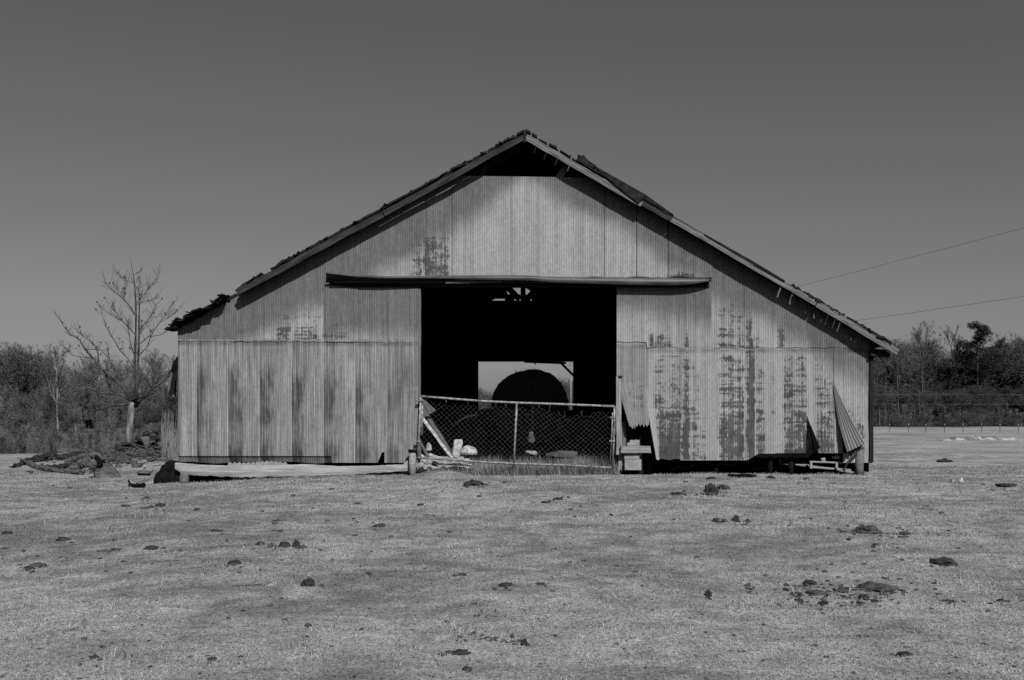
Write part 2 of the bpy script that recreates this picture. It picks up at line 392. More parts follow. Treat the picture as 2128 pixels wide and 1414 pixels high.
def albedo(px, py):
    px = np.asarray(px, float); py = np.asarray(py, float)
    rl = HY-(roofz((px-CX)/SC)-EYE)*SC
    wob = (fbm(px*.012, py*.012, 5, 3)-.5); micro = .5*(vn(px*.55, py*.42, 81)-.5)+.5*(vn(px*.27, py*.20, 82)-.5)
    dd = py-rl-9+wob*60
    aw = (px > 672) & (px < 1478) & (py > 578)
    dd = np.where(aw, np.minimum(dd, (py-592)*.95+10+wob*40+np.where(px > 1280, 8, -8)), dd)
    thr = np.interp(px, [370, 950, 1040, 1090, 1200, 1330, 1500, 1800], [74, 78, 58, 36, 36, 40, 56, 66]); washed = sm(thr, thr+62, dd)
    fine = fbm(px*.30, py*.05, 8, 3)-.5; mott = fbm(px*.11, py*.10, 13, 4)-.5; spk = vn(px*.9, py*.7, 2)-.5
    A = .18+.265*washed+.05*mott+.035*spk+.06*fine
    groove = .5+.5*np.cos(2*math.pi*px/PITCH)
    # lower left sheets: the overlap side of each sheet is dark
    ll = (px < 872) & (py > 706)
    e = np.array(EDGL, float); k = np.clip(np.searchsorted(e, px, side='right')-1, 0, 7); u = (px-e[k])/(e[k+1]-e[k])
    u = np.where(k == 0, u*.62+.38, u)
    band = 1-sm(.02, .52+.12*hsh(k*1.0, k*0+1.0, 8), u+(fbm(py*.035+k*9, px*.09, 3, 4)-.5)*.75)
    vert = .22+.9*np.exp(-((py-795-4*k)/34)**2)+.95*np.exp(-((py-866)/24)**2)+.6*np.exp(-((py-945)/22)**2)
    vert = vert*sm(738, 775, py+(vn(px*.35, k*3.0, 6)-.5)*26)+.2*sm(880, 905, py)
    strk = fbm(px*.5, py*.018, 18, 3)-.5
    kk = np.array([.7, .8, 1, 1, 1, 1, .75, .35])[k]
    AL = .295+.07*np.clip(u-.3, 0, 1)+.34*strk+.07*mott-.20*np.clip(band*vert*kk*1.1, 0, 1.05)*(.8+.5*(vn(px*.45, py*.03, 19)-.3))
    AL = AL+.12*sm(.955, .985, u)*(k < 6)-.05*sm(900, 950, py)*(1-u)
    AL = AL+.05*np.exp(-((px-845)/20)**2)*np.exp(-((py-790)/60)**2)*-2
    A = np.where(ll, np.clip(AL, .07, .5), A)
    low = (px > 1280) & (py > 722)
    A = np.where(low & (px < 1345), .29+.16*(fbm(px*.45, py*.012, 28, 3)-.35)+.04*mott, A)
    A = np.where(low & (px >= 1345), np.clip(A*.96+.02, .1, .5), A)
    # rust where the coating has worn through, ridge by ridge
    P = np.zeros_like(px); pxw = px+5*(fbm(px*.05, py*.06, 71, 3)-.5)*2; pyw = py+26*(vn(np.floor(px/PITCH)*3.7, py*0, 72)-.5)+14*(fbm(px*.06, py*.06, 73, 2)-.5)
    for (x0, x1, y0, y1, s0, s1) in RUST:
        wgt = sm(x0-6, x0+7, pxw)*(1-sm(x1-4, x1+3, pxw))*sm(y0-16, y0+20, pyw)*(1-sm(y1-2, y1+4, py))
        P = np.maximum(P, wgt*(s0+(s1-s0)*np.clip((py-y0)/(y1-y0), 0, 1)))
    col = np.floor(px/PITCH)
    th = .30*hsh(col, col*0+3, 7)+.26*vn(px*.055, py*.09, 40)+.46*vn(col*7.3, py*.42, 41)+.30*(.5-groove)
    lines = .32*sm(.58, .8, vn(px*.03, py*.27, 44))-.12*sm(.6, .8, vn(px*.03, py*.31, 45))
    val = (P*1.02+lines*(P > .15)-th)/.10
    r = 1/(1+np.exp(-np.clip(val*2.4, -30, 30)))*sm(.01, .12, P)
    rustcol = .100+.06*(vn(px*.3, py*.12, 51)-.4)+.05*(vn(px*.05, py*.05, 52)-.5)+.035*np.cos(2*math.pi*px/PITCH)
    A = A*(1-r)+rustcol*r
    # darker lines under the laps
    lap = np.where(px < 875, 707.5+(px-370)*.006, np.where(px < 1344, 713, 723))
    A = A*(1-.45*np.exp(-((py-lap-6)/4.5)**2)*(.4+.9*vn(px*.06, py*0, 60)))
    rib = .6*(hsh(np.floor(px/PITCH/2), px*0, 91)-.5)+.7*(vn(px*.21, py*.006, 92)-.5)+.5*(vn(px*.12, py*.012, 93)-.5)
    A = A*(1.20-.50*groove)*(1+.38*micro)*(1+.26*rib)  # dirt and rib shading painted into the colour: dark grooves, uneven ribs
    return np.clip(A, .04, .6)

SHEETS = 0
def sheet(x0, x1, top, bot, yo=0.0, deform=None, name='wall_sheet', dark=1.0, parent=None, step=.905, amp=.0075, rowpx=2.4, label=None):
    global SHEETS; SHEETS += 1
    px = np.arange(x0, x1+.01, step); px[-1] = x1
    tp = top(px) if callable(top) else np.full_like(px, top); bt = bot(px) if callable(bot) else np.full_like(px, bot)
    nr = max(4, int(np.max(bt-tp)/rowpx)); v_ = np.linspace(0, 1, nr)[:, None]
    PX = np.repeat(px[None, :], nr, 0); PY = tp[None, :]*(1-v_)+bt[None, :]*v_
    Y = yo+amp*np.cos(2*math.pi*PX/PITCH)+(fbm(PX*.02, PY*.012, SHEETS, 2)-.5)*.014
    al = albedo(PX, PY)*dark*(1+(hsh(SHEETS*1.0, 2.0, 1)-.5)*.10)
    sk = .55+.4*float(hsh(SHEETS*3.1, 5.0, 2)); al[:, :2] *= sk; al[:, 2] *= .5+.5*sk
    if deform: PX, PY, Y = deform(PX, PY, Y)
    V = np.stack([wx(PX), Y, wz(PY)], -1)
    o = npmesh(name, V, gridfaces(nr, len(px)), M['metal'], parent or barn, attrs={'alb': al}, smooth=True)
    if label: o['label'] = label
    return o
ov = 3.6
# upper left row: eave sheets down to the lap line
UL = [370, 424, 489, 548, 604, 674, 739, 805, 870]
lapL = lambda p: 709+(p-370)*.006+.7*np.sin(p*.21)
for k in range(5):
    sheet(UL[k], UL[k+1]+ov*(k < 4), rtop, lapL, -.018-.004*(k % 2))
awn_l = lambda p: np.full_like(p, 588.)
sheet(674, 745, rtop, lapL, -.026)
for k in range(6, 8): sheet(UL[k]+(6 if k == 6 else 0), UL[k+1]+ov*(k < 7), 586, lapL, -.018-.004*(k % 2))
# gable row above the door
GB = [741, 810, 877, 939, 1003, 1062, 1125, 1190, 1256, 1322, 1387, 1440, 1476]
gtop = lambda p: np.maximum(rtop(p), 367+(p-995)*.014)
for k in range(12):
    sheet(GB[k]+(1.2 if k in (8, 9, 10) else 0), GB[k+1]+(ov if k not in (7, 8, 9) else -.1), gtop, lambda p: 577+1.2*np.sin(p*.07), -.034-.004*(k % 2))
# right of the door, upper
lapR = lambda p: np.where(p < 1344, 711., 723.)+.7*np.sin(p*.17)
for a0, a1, tp in ((1281, 1345, 586), (1344, 1411, 586), (1410, 1478, 586)):
    sheet(a0, a1+ov, tp, lapR, -.018-.004*(a0 % 2))
UR = [1478, 1545, 1608, 1676, 1740, 1806]
for k in range(5): sheet(UR[k], UR[k+1]+(ov if k < 4 else 0), rtop, lambda p: np.maximum(lapR(p), rtop(p)+3), -.020-.004*(k % 2))
# lower left row
def botL(p): return np.where(p < 690, 962+1.6*np.sin(p*.05), 963-(p-690)*.004)
for k in range(6):
    sheet(EDGL[k], EDGL[k+1]+ov, lambda p: lapL(p)-4, lambda p: np.where(p < 690, 948., 962.), -.004-.004*(k % 2))
sheet(739, 800, lambda p: lapL(p)-4, lambda p: 962-np.clip(p-785, 0, 9)*2.4, -.008)
sheet(799, 870, lambda p: lapL(p)-4, lambda p: np.where(p > 843, 962-np.clip((p-843)/14, 0, 1)*22, 962), -.013)
for a0, a1 in ((370, 478), (476, 612), (610, 692)):                       # the tucked-in skirt strip below
    def bend(PX, PY, Y):
        f = np.clip((PY-945)/18, 0, 1); return PX, PY, Y+f*.05
    sheet(a0, a1, 945, lambda p: 962+1.8*np.sin(p*.06), .012, bend, dark=.62, name='skirt_sheet')
# lower right row
def hang(PX, PY, Y):
    f = np.clip((PY-795)/95, 0, 1); e = np.clip((1318-PX)/30, 0, 1)
    return PX+f*e*24+f*2, PY, Y-.10*f*e-.05*f
sheet(1281, 1346, lambda p: np.full_like(p, 708.), lambda p: 886+3*np.sin(p*.9)+np.where(p > 1318, -3, 2)+3*hsh(np.floor(p/5), p*0, 2), -.006, hang,
      label='torn sheet hanging loose beside the doorway')
def curl1(PX, PY, Y):
    f = np.clip((PY-850)/105, 0, 1); e = np.clip((1372-PX)/28, 0, 1); return PX+f*e*17, PY, Y-.16*f*e
sheet(1345, 1417, 719, lambda p: 955+1.2*np.sin(p*.2), -.010, curl1)
sheet(1413, 1480+ov, 719, lambda p: np.full_like(p, 957.), -.014)
sheet(1480, 1549+ov, 719, lambda p: np.full_like(p, 957.), -.010)
sheet(1549, 1608+ov, 719, lambda p: 957-sm(1549, 1580, p)*14, -.014)
def curl2(PX, PY, Y):
    f = np.clip((PY-862)/78, 0, 1); e = np.clip((PX-1660)/15, 0, 1); return PX+f*e*14, PY, Y-.03*f*e
sheet(1608, 1675, 719, 942, -.010, curl2)
def curl3(PX, PY, Y):
    f = np.clip((PY-862)/78, 0, 1); e = np.clip((1700-PX)/25, 0, 1); return PX+f*e*22, PY, Y-.10*f*e
sheet(1675, 1732, 719, 942, -.008, curl3)
sheet(1731, 1752, 719, lambda p: 942-np.clip((p-1731)/21, 0, 1)*0, -.012)
sheet(1751, 1808, lambda p: np.maximum(719, rtop(p)), lambda p: np.full_like(p, 962.), -.004)
# skirt strips under the right wall, tipped inwards
def tip(PX, PY, Y): return PX-(PY-942)*.35, PY, Y+np.clip((PY-940)/14, 0, 1)*.22
sheet(1553, 1690, 940, lambda p: 953+1.5*np.sin(p*.13), .012, tip, dark=.5, name='skirt_sheet')
# folded-back flap and the curled edge: small corrugated patches spanning 3D corners
def patch3(name, P00, P10, P01, P11, alb, nu=40, nv=30, ncor=9, amp=.012, curve=0.0, label=None):
    u = np.linspace(0, 1, nu)[None, :, None]; v = np.linspace(0, 1, nv)[:, None, None]
    P = [np.array(p)[None, None, :] for p in (P00, P10, P01, P11)]
    G = (P[0]*(1-u)+P[1]*u)*(1-v)+(P[2]*(1-u)+P[3]*u)*v
    nrm = np.cross((P[1]-P[0]+P[3]-P[2])[0, 0], (P[2]-P[0]+P[3]-P[1])[0, 0]); nrm = nrm/np.linalg.norm(nrm)
    G = G+nrm*(amp*np.cos(2*math.pi*ncor*u)*np.clip(v*2.2, .15, 1)+curve*np.sin(math.pi*v))
    al = alb*(1+.5*(fbm(u*9+0*v, v*3+0*u, 5, 3)-.5))[..., 0]
    o = npmesh(name, G, gridfaces(nv, nu), M['metal'], barn, attrs={'alb': al}, smooth=True)
    if label: o['label'] = label
    return o
patch3('peeled_sheet', at(1731, 797, -.03), at(1735, 801, -.03), at(1763, 939, -.30), at(1799, 921, -.12), .34, ncor=6, amp=.034, curve=.05, label='folded corner of a sheet hanging outwards')
patch3('peeled_sheet', at(1676, 866, -.02), at(1677, 866, -.03), at(1692, 943, -.05), at(1704, 931, -.48), .035, ncor=1, amp=.004)  # near-black colour paints the curl's shaded back and the void behind
patch3('peeled_sheet', at(1284, 798, -.04), at(1288, 800, -.05), at(1306, 886, -.02), at(1312, 889, -.14), .22, ncor=2, amp=.008)
mb = MB()
mb.prism([(wx(1752), wz(868)), (wx(1792), wz(925)), (wx(1766), wz(941)), (wx(1751), wz(941))], -.024, -.020)
mb.build('opening_shade_plate', M['black'], barn)  # black plate painting the darkness of the hole beside the folded flap
# the sill: one long split timber, sagging
V, Fc = [], []
n = 90; tp = [(370, 962), (420, 966), (500, 969), (560, 967), (600, 966), (640, 965), (700, 969), (780, 968), (838, 965), (842, 962), (858, 948), (866, 947)]
bt = [(370, 975), (382, 985), (430, 989), (500, 992), (560, 991), (650, 990), (720, 988), (800, 982), (842, 979), (866, 979)]
sx = np.linspace(368, 866, n); ty = np.interp(sx, *zip(*tp)); by = np.interp(sx, *zip(*bt))
ty = ty+1.1*(fbm(sx*.2, sx*0, 3, 3)-.5); by = by+5*(fbm(sx*.13, sx*0+4, 5, 4)-.5)
prof = [(-.118, 0.0), (-.124, .06), (-.126, .5), (-.122, .95), (-.116, 1.0), (.05, 1.0), (.05, 0.0)]
Vs_ = np.zeros((n, len(prof), 3))
for j, (yy, fz) in enumerate(prof):
    Vs_[:, j, 0] = wx(sx); Vs_[:, j, 1] = yy+.01*(fbm(sx*.05, sx*0+j, 8, 2)-.5); Vs_[:, j, 2] = wz(by*(1-fz)+ty*fz)
Fc = []
for i in range(n-1):
    for j in range(len(prof)):
        q = (j+1) % len(prof); Fc.append([i*7+j, (i+1)*7+j, (i+1)*7+q, i*7+q])
npmesh('sill_beam', Vs_, Fc, M['wood_sill'], barn)
# broken scalloped edge of an old sheet showing above the sill
px_ = np.linspace(475, 598, 180)
tpy = 964-3.4*np.abs(np.sin((px_-475)*math.pi/9.5))-3*np.exp(-((px_-560)/22)**2)
Vq = np.concatenate([np.stack([wx(px_), 0*px_-.05, wz(tpy)], -1), np.stack([wx(px_), 0*px_-.05, wz(0*px_+972)], -1)])
npmesh('torn_sheet_edge', Vq, gridfaces(2, 180), M['concrete'], barn)

# roof: deck, shingles, barge boards
rf = MB(); T = .03
def slope_poly(X0, X1, lift, thick):
    """a strip of roof between X0 and X1 on one slope: underside at roofz+lift"""
    z0, z1 = float(roofz(X0))+lift, float(roofz(X1))+lift
    return [(X0, z0), (X1, z1), (X1, z1+thick), (X0, z0+thick)]
XLe, XRe = at(362, 690, 0).x, pR.x-.05
rf.prism(slope_poly(XLe, pA.x, 0, T), 0.02, BACK+.35); rf.prism(slope_poly(pA.x+.001, XRe-.12, 0, T), 0.02, BACK+.35)
# overhang in front of the wall, board by board with gaps
def xf(px): return float(at(px, 500, YF).x)
rf.prism(slope_poly(xf(500), pA.x, .001, T-.004), YF+.02, .018)
gaps = [(g_, w_*1.1+2.0) for g_, w_ in [(1103, .5), (1116, 1.0), (1137, 1.8), (1160, 2.2), (1186, 1.2), (1392, 1.0), (1630, 2.0), (1655, 3.0), (1676, .8), (1690, .8), (1706, 2.2), (1722, 1.5), (1731, .6), (1746, 1.2), (1756, 1.8), (1768, .7), (1776, 1.0), (1786, .8), (1794, 1.0), (1802, 1.1), (1810, .8)]]
pos = 1091.5
for gpx, wd in gaps+[(1850, 0)]:
    rf.prism(slope_poly(xf(pos), xf(gpx), .001, T-.004), YF+.02, .018); pos = gpx+wd
roof = rf.build('roof', M['wood_dark'], barn)
sh = MB(); r = random.Random(3)
def shingle_run(p0, p1, y0, y1, lift0, lift1, th0, th1, l0, l1, skip=0.0, tilt=.05):
    p = p0
    while p < p1:
        q = min(p+r.uniform(l0, l1), p1)
        if r.random() >= skip:
            X0, X1 = xf(p), xf(q); lf = r.uniform(lift0, lift1); th = r.uniform(th0, th1)
            poly = slope_poly(X0, X1, T+lf, th); tl = r.uniform(-tilt, tilt)*(X1-X0)
            poly = [(poly[0][0], poly[0][1]-tl), (poly[1][0], poly[1][1]+tl), (poly[2][0], poly[2][1]+tl+r.uniform(-.012, .012)), (poly[3][0], poly[3][1]-tl+r.uniform(-.012, .012))]
            sh.prism(poly, y0+r.uniform(-.05, .03), y1)
        p = q+r.uniform(0, 1.6)
shingle_run(492, 640, YF, .9, .002, .02, .02, .045, 7, 20, .12, .2)
shingle_run(640, 900, YF, .9, .002, .012, .035, .05, 25, 60, 0, .015)
shingle_run(560, 900, YF+.02, .9, .045, .052, .012, .022, 20, 45, .45, .02)
shingle_run(500, 1080, YF-.01, .6, .03, .05, .008, .022, 3, 11, .5, .5)
shingle_run(890, 1088, YF, .9, .002, .015, .02, .045, 10, 30, .05, .10)
for gpx0, gpx1 in zip([1092]+[g+w_ for g, w_ in gaps], [g for g, w_ in gaps]+[1852]):
    if gpx0 < 1240: shingle_run(gpx0, gpx1, YF, .9, .002, .012, .02, .04, 14, 30, 0, .05)
    elif gpx0 < 1600: shingle_run(gpx0, gpx1, YF, .9, .002, .005, .04, .05, 60, 110, 0, .004)
    else:
        shingle_run(gpx0, gpx1, YF, .9, .002, .02, .03, .06, 6, 16, .05, .25)
shingle_run(1690, 1845, YF+.05, .9, .04, .065, .012, .03, 6, 14, .45, .3)
# ruined left eave: clumps of shingles left hanging
def clump(p0, p1, n, y0):
    for _ in range(n):
        p = r.uniform(p0, p1); X0 = wx(p); z = float(roofz(X0))+r.uniform(.0, .085); ln = r.uniform(.10, .24)
        an = r.uniform(-.55, .55)+math.atan(kL)*.75
        rot = Matrix.Rotation(-an, 3, 'Y')
        sh.box((X0, y0+r.uniform(-.12, .22), z), (ln, r.uniform(.3, .55), r.uniform(.012, .03)), rot)
clump(374, 424, 34, -.06); clump(360, 374, 7, -.02); clump(432, 440, 5, -.05); clump(447, 472, 13, -.06)
sh.prism(slope_poly(wx(368), wx(488), T, .03), .02, 2.0)
sh.build('shingles', M['shingle'], roof)
# lifted tin over the barge board on the right slope
def poly_part(name, pts, Y0, th, mat, parent=barn, yvar=0):
    m_ = MB(); P = [at(a_, b_, Y0) for a_, b_ in pts]; m_.prism([(p.x, p.z) for p in P], Y0, Y0+th); return m_.build(name, mat, parent)
poly_part('roofing_flap', [(1236, 347), (1262, 370), (1290, 394), (1327, 422), (1338, 412), (1343, 405), (1300, 382), (1250, 353)], YF-.05, .03, M['shingle'])
poly_part('roofing_flap', [(1197, 333), (1204, 324), (1202, 320), (1208, 325), (1213, 322), (1222, 333), (1240, 345), (1232, 349)], YF-.03, .4, M['shingle'])
poly_part('roofing_flap', [(1240, 347), (1300, 381), (1342, 405), (1400, 446), (1400, 449), (1340, 415), (1298, 392)], YF-.02, .5, M['shingle'])
# barge boards
def barge(pts, h, seed, dy=0, mat='barge_pale'):
    (a0, b0), (a1, b1) = pts
    P0, P1 = at(a0, b0, YF+dy), at(a1, b1, YF+dy)
    plank('barge_board', P0, P1, h, .028, M[mat], barn, seed, .008, 24, (0, 0, 1), .004)
barge(((1089, 285), (798, 445)), .108, 1, 0, 'barge_dark'); barge(((796, 446), (492, 609)), .115, 2, .006, 'barge_dark')
barge(((1092.5, 285), (1334, 424.5)), .115, 3); barge(((1336, 423), (1394, 457)), .095, 4, .004, 'barge_dark'); barge(((1395.5, 456), (1696, 630)), .10, 5, -.002); barge(((1697.5, 632), (1866, 733)), .115, 6, .002)
plank('ridge_board', at(1090.5, 272, YF-.02), at(1090.5, 296, YF-.02), .05, .02, M['wood_dark'], barn, 7, .002, 4, (1, 0, 0))
# rafters at the gable, vent struts
def bar(name, a0, b0, a1, b1, Y, h, th, mat, seed=0): return plank(name, at(a0, b0, Y), at(a1, b1, Y), h, th, mat, barn, seed, .004, 10)
for s_, e_ in (((1088, 302), (700, 515)), ((1094, 302), (1560, 574))):
    bar('rafter', s_[0], s_[1], e_[0], e_[1], .05, .14, .05, M['wood_dark'], 11)
for k in range(1, 6):
    for s_, e_ in (((1088, 306), (420, 672)), ((1094, 306), (1790, 716))):
        Yk = k*3.6
        P0 = Vector((pA.x, Yk, pA.z-.12)); P1 = Vector((wx(e_[0]), Yk, float(roofz(wx(e_[0])))-.12)); plank('rafter', P0, P1, .15, .05, M['inside'], barn, k)
bar('vent_strut', 996, 372, 1010, 350, -.005, .09, .05, M['wood_dark'], 3); bar('vent_strut', 1160, 372, 1182, 340, -.005, .13, .05, M['wood_grey'], 4)
plank('rafter_tail', at(1806, 733, -.03), at(1846, 735, -.05), .14, .22, M['wood_dark'], barn, 5)

# awning / track cover above the door: a bent tin strip lofted from sections  (px, wall row, outer row, outer Y, lip row, lip Y)
sec = [(678, 588, 566, -.27, 569, -.272), (700, 589, 568.5, -.26, 571, -.262), (745, 590, 572, -.25, 576, -.252), (800, 591, 574.5, -.235, 579.5, -.237), (870, 592, 574, -.215, 579, -.217),
       (935, 588, 573, -.20, 580, -.205), (990, 579, 572.5, -.20, 582, -.205), (1060, 576, 572, -.20, 583, -.206), (1110, 576, 573.5, -.20, 584, -.206), (1150, 576.5, 576, -.20, 588, -.206), (1220, 577, 577.5, -.20, 590, -.206),
       (1300, 577.5, 578.5, -.20, 592.5, -.207), (1400, 578, 579.5, -.20, 593.5, -.207), (1440, 578.5, 580, -.19, 591, -.20), (1465, 579.5, 581, -.18, 586, -.19), (1476, 580, 582, -.17, 584, -.18)]
pxs = np.linspace(678, 1476, 130); cs = np.array(sec)
cv = [np.interp(pxs, cs[:, 0], cs[:, k]) for k in range(1, 6)]
cv = [c+(.8*(fbm(pxs*.03, pxs*0+k, 4, 3)-.5) if k in (1, 3) else 0) for k, c in enumerate(cv)]
A_ = []
for i, p in enumerate(pxs):
    a3 = at(p, cv[1][i], cv[2][i]); a4 = at(p, cv[3][i], cv[4][i])
    A_.append([(wx(p), -.05, wz(cv[0][i])), tuple(a3), tuple(a4)])
aw_ = npmesh('awning', np.array(A_), gridfaces(130, 3), M['tin_flash'], barn)
md = aw_.modifiers.new('thick', 'SOLIDIFY'); md.thickness = .004
hb = MB(); c0, c1 = at(684, 590, -.04), at(1474, 590, -.04)
hb.prism([(c0.x, wz(598)), (c1.x, wz(598)), (c1.x, wz(588)), (c0.x, wz(588))], -.05, .06); hb.build('header_beam', M['wood_dark'], barn)
bar('door_track', 692, 586.5, 1472, 587, -.10, .035, .03, M['tin_dark'], 2)
bar('track_board', 925, 587, 1043, 585.5, -.13, .05, .02, M['wood_grey'], 5); bar('track_board', 1107, 586, 1132, 586.5, -.13, .045, .02, M['wood_grey'], 6)

# jambs, painted corner shade, stubs
plank('door_jamb', at(1286, 783, -.06), at(1285.5, 946, -.06), .10, .05, M['wood_pale'], barn, 21, .006, 16, (1, 0, 0))
plank('door_jamb', at(1284, 783, -.07), at(1294, 783, -.09), .03, .06, M['wood_dark'], barn, 22, .002, 4)
plank('door_jamb', at(1291, 944, .02), at(1291, 978, .02), .12, .06, M['wood_pale'], barn, 23, .004, 6, (1, 0, 0))
plank('door_jamb', at(872, 600, .02), at(872, 955, .02), .05, .09, M['wood_grey'], barn, 24, .004, 16, (1, 0, 0))
plank('brace_board', at(1296, 878, .10), at(1296, 932, .10), .10, .03, M['wood_grey'], barn, 25, .004, 6, (1, 0, 0))
plank('corner_shade_strip', at(1809.5, 728, -.0), at(1809, 962, -.0), .07, .09, M['wood_dark'], barn, 26, .004, 10, (1, 0, 0))  # dark strip added to paint the shadowed gap at the wall corner
patch3('hanging_sheet', at(1810, 852, .15), at(1815, 850, .5), at(1808, 962, .0), at(1816, 962, .45), .14, ncor=2, amp=.012)
patch3('hanging_sheet', at(371, 738, .5), at(360, 752, .75), at(371, 800, .5), at(356, 772, .8), .02, ncor=2, amp=.01)
patch3('hanging_sheet', at(369, 772, 1.0), at(354, 778, 1.3), at(364, 828, 1.0), at(351, 818, 1.3), .17, ncor=3, amp=.03)
for nm, pts, rr, sd in (('foundation_post', (382, 985, 1012), .092, 1),):
    pass
fp = MB(); c = at(383, 1010, -.16); fp.tube([(c.x, c.y, c.z-.1), (c.x, c.y, c.z+.16), (c.x, c.y, c.z+.24), (c.x, c.y, c.z+.27)], [.092, .09, .07, .02], 14)
fp.build('foundation_post', M['wood_grey'], barn, True)
for px0 in (1352, 1492, 1606, 1650, 1786):
    fp = MB(); X0 = wx(px0); zb = g1(X0, .2); fp.tube([(X0, .22 if px0 < 1780 else .02, zb-.1), (X0, .22 if px0 < 1780 else .02, wz(940))], [.085 if px0 > 1700 else .05]*2, 10)
    fp.build('foundation_post', M['wood_grey' if px0 > 1700 else 'inside'], barn, True)
fb = MB(); fb2 = MB()
fb.box(((wx(1360)+wx(1800))/2, .9, .22), (wx(1800)-wx(1360), .06, .16)); fb2.box(((wx(375)+wx(860))/2, .6, .12), (wx(860)-wx(375), .06, .12)); fb.build('floor_joist', M['inside'], barn); fb2.build('floor_joist', M['inside'], barn)
bp_ = MB(); bp_.box(((wx(1298)+wx(1360))/2, .35, (wz(880)+wz(990))/2), (wx(1360)-wx(1298), .03, wz(880)-wz(990))); bp_.build('inner_panel', M['inside'], barn)

# side walls, back wall with its doorway and gable opening, interior framing
def side(X0, name):
    yy = np.arange(.02, BACK+.01, .0085*2); top = float(roofz(X0))-.02
    V = np.zeros((2, len(yy), 3)); V[:, :, 0] = X0+.007*np.cos(2*math.pi*yy/.0335)[None]; V[:, :, 1] = yy[None]; V[0, :, 2] = top; V[1, :, 2] = .02 if X0 > 0 else -.12
    npmesh(name, V, gridfaces(2, len(yy)), M['metal'], barn, attrs={'alb': np.full(2*len(yy), .2)})
side(XL+.01, 'side_wall'); side(XR-.02, 'side_wall')
for X0 in (XL+.07, XR-.08):
    ln_ = MB(); ln_.box((X0, BACK/2+.2, (float(roofz(X0))-.1)/2), (.03, BACK-.5, float(roofz(X0))-.1)); ln_.build('side_wall_boards', M['inside'], barn)
def B(px, py, Y=BACK): return at(px, py, Y)
bw = MB(); zt = B(0, 752).z; xl, xr = B(994, 0).x, B(1191, 0).x; zv = B(0, 625).z
xa, xb, xc, zc = B(1022, 0).x, B(1148, 0).x, B(1085, 0).x, B(0, 586).z
zb = -.3
def rz_(X): return float(roofz(X))
XLv, XRv = float(pA.x-(pA.z-zv)/kL), float(pA.x+(pA.z-zv)/kR)
bw.prism([(XL, zb), (xl, zb), (xl, rz_(xl)), (XL, rz_(XL))], BACK, BACK+.06); bw.prism([(xr, zb), (XR, zb), (XR, rz_(XR)), (xr, rz_(xr))], BACK, BACK+.06)
bw.prism([(xl, zt), (xr, zt), (xr, rz_(xr)), (XRv, zv), (XLv, zv), (xl, rz_(xl))], BACK+.001, BACK+.061)
bw.prism([(XLv, zv), (xa, zv), (xc, zc), (pA.x, pA.z)], BACK+.004, BACK+.064)
bw.prism([(xb, zv), (XRv, zv), (pA.x, pA.z), (xc, zc)], BACK+.005, BACK+.065)
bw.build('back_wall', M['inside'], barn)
YB = BACK-.3
def bb(a0, b0, a1, b1, h): plank('truss_member', at(a0, b0, YB), at(a1, b1, YB), h/pxm(YB), .1, M['inside'], barn, 3, .0, 4)
bb(1010, 617, 1160, 617, 8.5)
plank('truss_member', at(1087, 560, YB-.12), at(1087, 640, YB-.12), 10.4/pxm(YB), .1, M['inside'], barn, 3, 0, 4, (1, 0, 0))
bb(1080, 623, 1040, 582, 12); bb(1093, 625, 1133, 578, 12); bb(1052, 613, 1022, 584, 10); bb(1118, 613, 1146, 584, 12)
plank('truss_member', at(1059, 612, YB+.1), at(1059, 640, YB+.1), 20/pxm(YB), .06, M['inside'], barn, 3, 0, 4, (1, 0, 0))
plank('truss_member', at(1125, 612, YB+.1), at(1125, 640, YB+.1), 41/pxm(YB), .06, M['inside'], barn, 3, 0, 4, (1, 0, 0))
plank('door_brace', at(1161, 750, YB), at(1196, 785, YB), .09, .06, M['inside'], barn, 3, 0, 4)
plank('back_header', at(1090, 752, YB), at(1176, 755, YB), .09, .06, M['inside'], barn, 4, 0, 4); plank('back_header', at(1112, 752, YB), at(1112, 759, YB), .08, .06, M['inside'], barn, 4, 0, 4, (1, 0, 0), 0, .3)
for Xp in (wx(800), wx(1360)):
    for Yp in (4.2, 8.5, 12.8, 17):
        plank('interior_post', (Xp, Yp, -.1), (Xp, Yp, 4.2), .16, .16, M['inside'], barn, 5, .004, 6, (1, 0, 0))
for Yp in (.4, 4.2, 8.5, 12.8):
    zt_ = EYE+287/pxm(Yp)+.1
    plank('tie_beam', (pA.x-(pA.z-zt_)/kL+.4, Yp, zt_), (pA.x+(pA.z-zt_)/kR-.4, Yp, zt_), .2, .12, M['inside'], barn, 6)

# ------------------------------------------------------------------ the chain-link gate
gate = thing('gate', 'sagging chain link pipe gate closed across the barn doorway', 'gate', (wx(870), -.12, 0))
YG = -.12
def G(px, py, dy=0): return at(px, py, YG+dy)
def pipe(name, pts, rad, k=8, parent=gate, mat='pipe'):
    m_ = MB(); m_.tube(pts, rad, k); return m_.build(name, M[mat], parent, True)
pipe('top_rail', [G(872, 824), G(930, 828.5), G(1000, 834), G(1074, 837.5), G(1180, 841), G(1277, 845)], .023)
pipe('bottom_rail', [G(866, 951.5), G(930, 955), G(1000, 960.5), G(1068, 964), G(1170, 967), G(1272, 972.5)], .021)
pipe('upright', [G(874, 826), G(871, 900), G(867, 951)], .021); pipe('upright', [G(1074, 837), G(1071, 900), G(1067, 974)], .021); pipe('upright', [G(1277, 845), G(1276, 900), G(1273, 974)], .021)
pipe('latch_rod', [G(1273, 858, -.03), G(1271.5, 900, -.04), G(1268, 965, -.03)], .012); pipe('hinge_pipe', [G(877, 840, .04), G(876, 905, .04)], .03)
